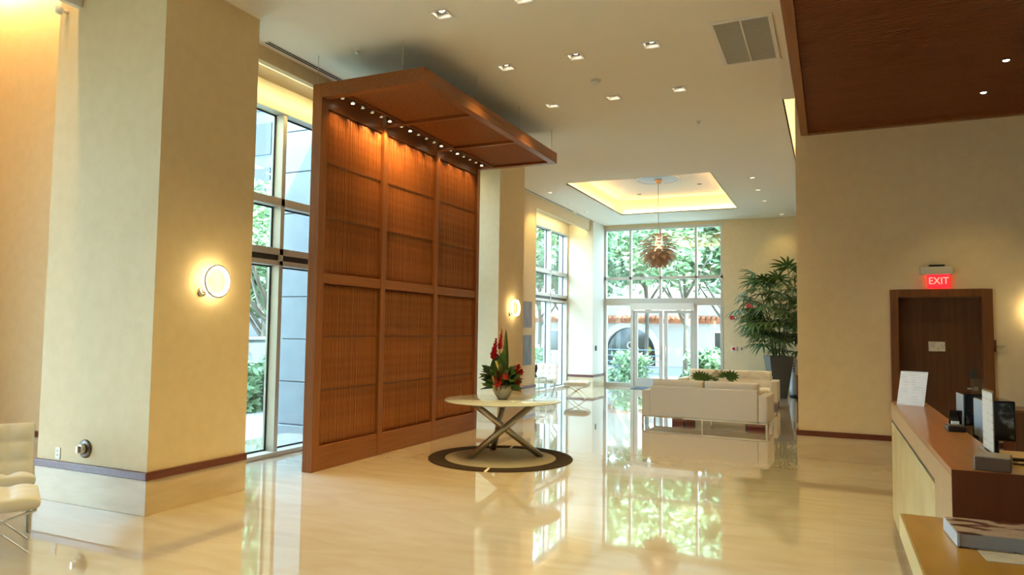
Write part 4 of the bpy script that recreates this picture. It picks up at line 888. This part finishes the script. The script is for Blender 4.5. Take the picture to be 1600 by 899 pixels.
SH = [(-6.35, 24.2, 'bright green shrub behind the left entrance door', 0, 1.15), (-4.0, 25.4, 'green shrub at the right sidelight of the entrance', 1, 1.3), (-3.3, 25.0, 'low leafy shrub at the right edge of the entrance', 0, 1.1),
      (-11.6, 10.9, 'clipped shrub behind the stone fin', 1, 1.2), (-11.3, 12.2, 'dark shrub left of the stone fin', 1, 1.3), (-10.9, 13.0, 'low hedge shrub outside the near window', 0, 1.2), (-10.6, 21.6, 'green shrub outside the far left window, left', 0, 1.5), (-9.8, 23.0, 'green shrub outside the far left window, right', 0, 1.4)]
for a in SH: shrub(*a)
# garden wall outside the near window
t = thing('garden_wall', 'low pale garden wall beyond the near window', 'wall', (-14, 11, -.06)); obj('wall_body', MB().box(-14.0, -13.75, 6, 20, -.02, 1.35), STN, t); obj('coping', MB().box(-14.05, -13.7, 6, 20, 1.35, 1.43), STN, t, .01)
# iron railing outside the entrance
IRON = mat('blue grey railing', (.12, .17, .24), .5)
t = thing('railing', 'blue-grey metal railing outside the left of the entrance', 'railing', (-7.0, 24.2, -.06))
for z in (1.06, .86, .66, .46, .26): obj('rail', MB().box(-8.8, -5.3, 24.18, 24.22, z - .015, z + .015), IRON, t)
for k in range(8): obj('post', MB().box(-8.8 + .5 * k - .02, -8.8 + .5 * k + .02, 24.17, 24.23, -.06, 1.09), IRON, t)
# arched building
ST = mat('cream stucco', (.66, .61, .56), .85, col2=(.62, .57, .52), scale=(1, 1, 1)); TILE = mat('terracotta tile', (.52, .17, .08), .7, col2=(.42, .13, .06), scale=(4, 4, 4))
bY = 36.0; t = thing('arcade_building', 'cream stucco shop building with an arch and terracotta eave across the street', 'building', (-7, bY, -.3))
ax_, aw, az = -9.55, 1.35, .55          # arch centre, half width, spring height
seg = [(ax_ + aw * math.cos(PI * i / 20), az + aw * math.sin(PI * i / 20)) for i in range(21)]
poly = [(-22, -.3), (-22, 4.6), (ax_, 4.6)] + [(ax_, az + aw)] + [s for s in seg[11:]] + [(ax_ - aw, -.3)]
obj('facade', MB().prism(poly[::-1], 'y', bY, bY + .5), ST, t)
obj('facade', MB().prism([(ax_, 4.6), (4.0, 4.6), (4.0, -.3), (ax_ + aw, -.3)] + seg[:11], 'y', bY, bY + .5), ST, t)
obj('arch_moulding', MB().prism([(ax_ + (aw + .32) * math.cos(PI * i / 20), az + (aw + .32) * math.sin(PI * i / 20)) for i in range(21)] + [(ax_ + aw * math.cos(PI * i / 20), az + aw * math.sin(PI * i / 20)) for i in range(20, -1, -1)], 'y', bY - .06, bY), WHITE, t)
obj('arch_glass', MB().box(ax_ - aw, ax_ + aw, bY + .3, bY + .34, -.3, az + aw), GLOSSB, t)
sg = put('sign_lettering', text_mesh('CL', .55, .02), t, (ax_ + 7 + .1, .25, .95 + .3), (PI / 2, 0, 0)); sg.data.materials.append(WHITE)
obj('sign_disc', MB().lathe([(0, 0), (.16, 0), (.16, -.03), (0, -.03)], (ax_ + .95, bY + .28, .75), 20, axis='y'), mat('yellow sign', (.7, .5, .04), .4), t)
for x in (-4.7, -2.9, 1.0, -13.5, -16.5): 
    wd = obj('window', MB().box(x - .62, x + .62, bY - .04, bY, .55, 1.75), WHITE, t); obj('pane', MB().box(x - .54, x + .54, bY - .05, bY - .04, .63, 1.67), GLOSSB, wd)
obj('eave', MB().box(-22, 4.0, bY - .5, bY, 2.12, 2.26), TILE, t)
for k in range(104): 
    pass
tl = MB()
for k in range(104): tl.tube([(-22 + .25 * k, bY - .55, 2.28), (-22 + .25 * k, bY, 2.44)], .11, 6)
q = obj('roof_tile_row', tl, TILE, t); q['kind'] = 'stuff'
obj('upper_cornice', MB().box(-22.1, 4.1, bY - .15, bY + .5, 4.6, 4.8), ST, t)
t = thing('orange_bollard', 'slim orange post outside the right entrance door', 'bollard', (-4.55, 26.0, -.06)); obj('post', MB().tube([(-4.55, 26.0, -.06), (-4.55, 26.0, 1.15)], .085, 12), mat('orange post', (.8, .2, .06), .5), t); obj('cap', MB().lathe([(.085, 1.15), (.06, 1.2), (0, 1.21)], (-4.55, 26, 0), 12), WHITE, t); obj('base', MB().lathe([(.14, -.06), (.14, -.02), (.085, 0)], (-4.55, 26, 0), 12), DARK, t)
t = thing('office_tower', 'blue-grey office block far beyond the left windows', 'building', (-34, 44, -.3)); obj('wall', MB().box(-46, -24, 40, 52, -.3, 30), mat('blue tower glass', (.05, .085, .12), .35, col2=(.08, .125, .165), scale=(.4, .4, .2)), t)
for k in range(5):
    for j in range(7): obj('window', MB().box(-45 + 4.2 * k, -42.2 + 4.2 * k, 39.9, 40, 1 + 3.4 * j, 3.4 + 3.4 * j), GLOSSB, t)
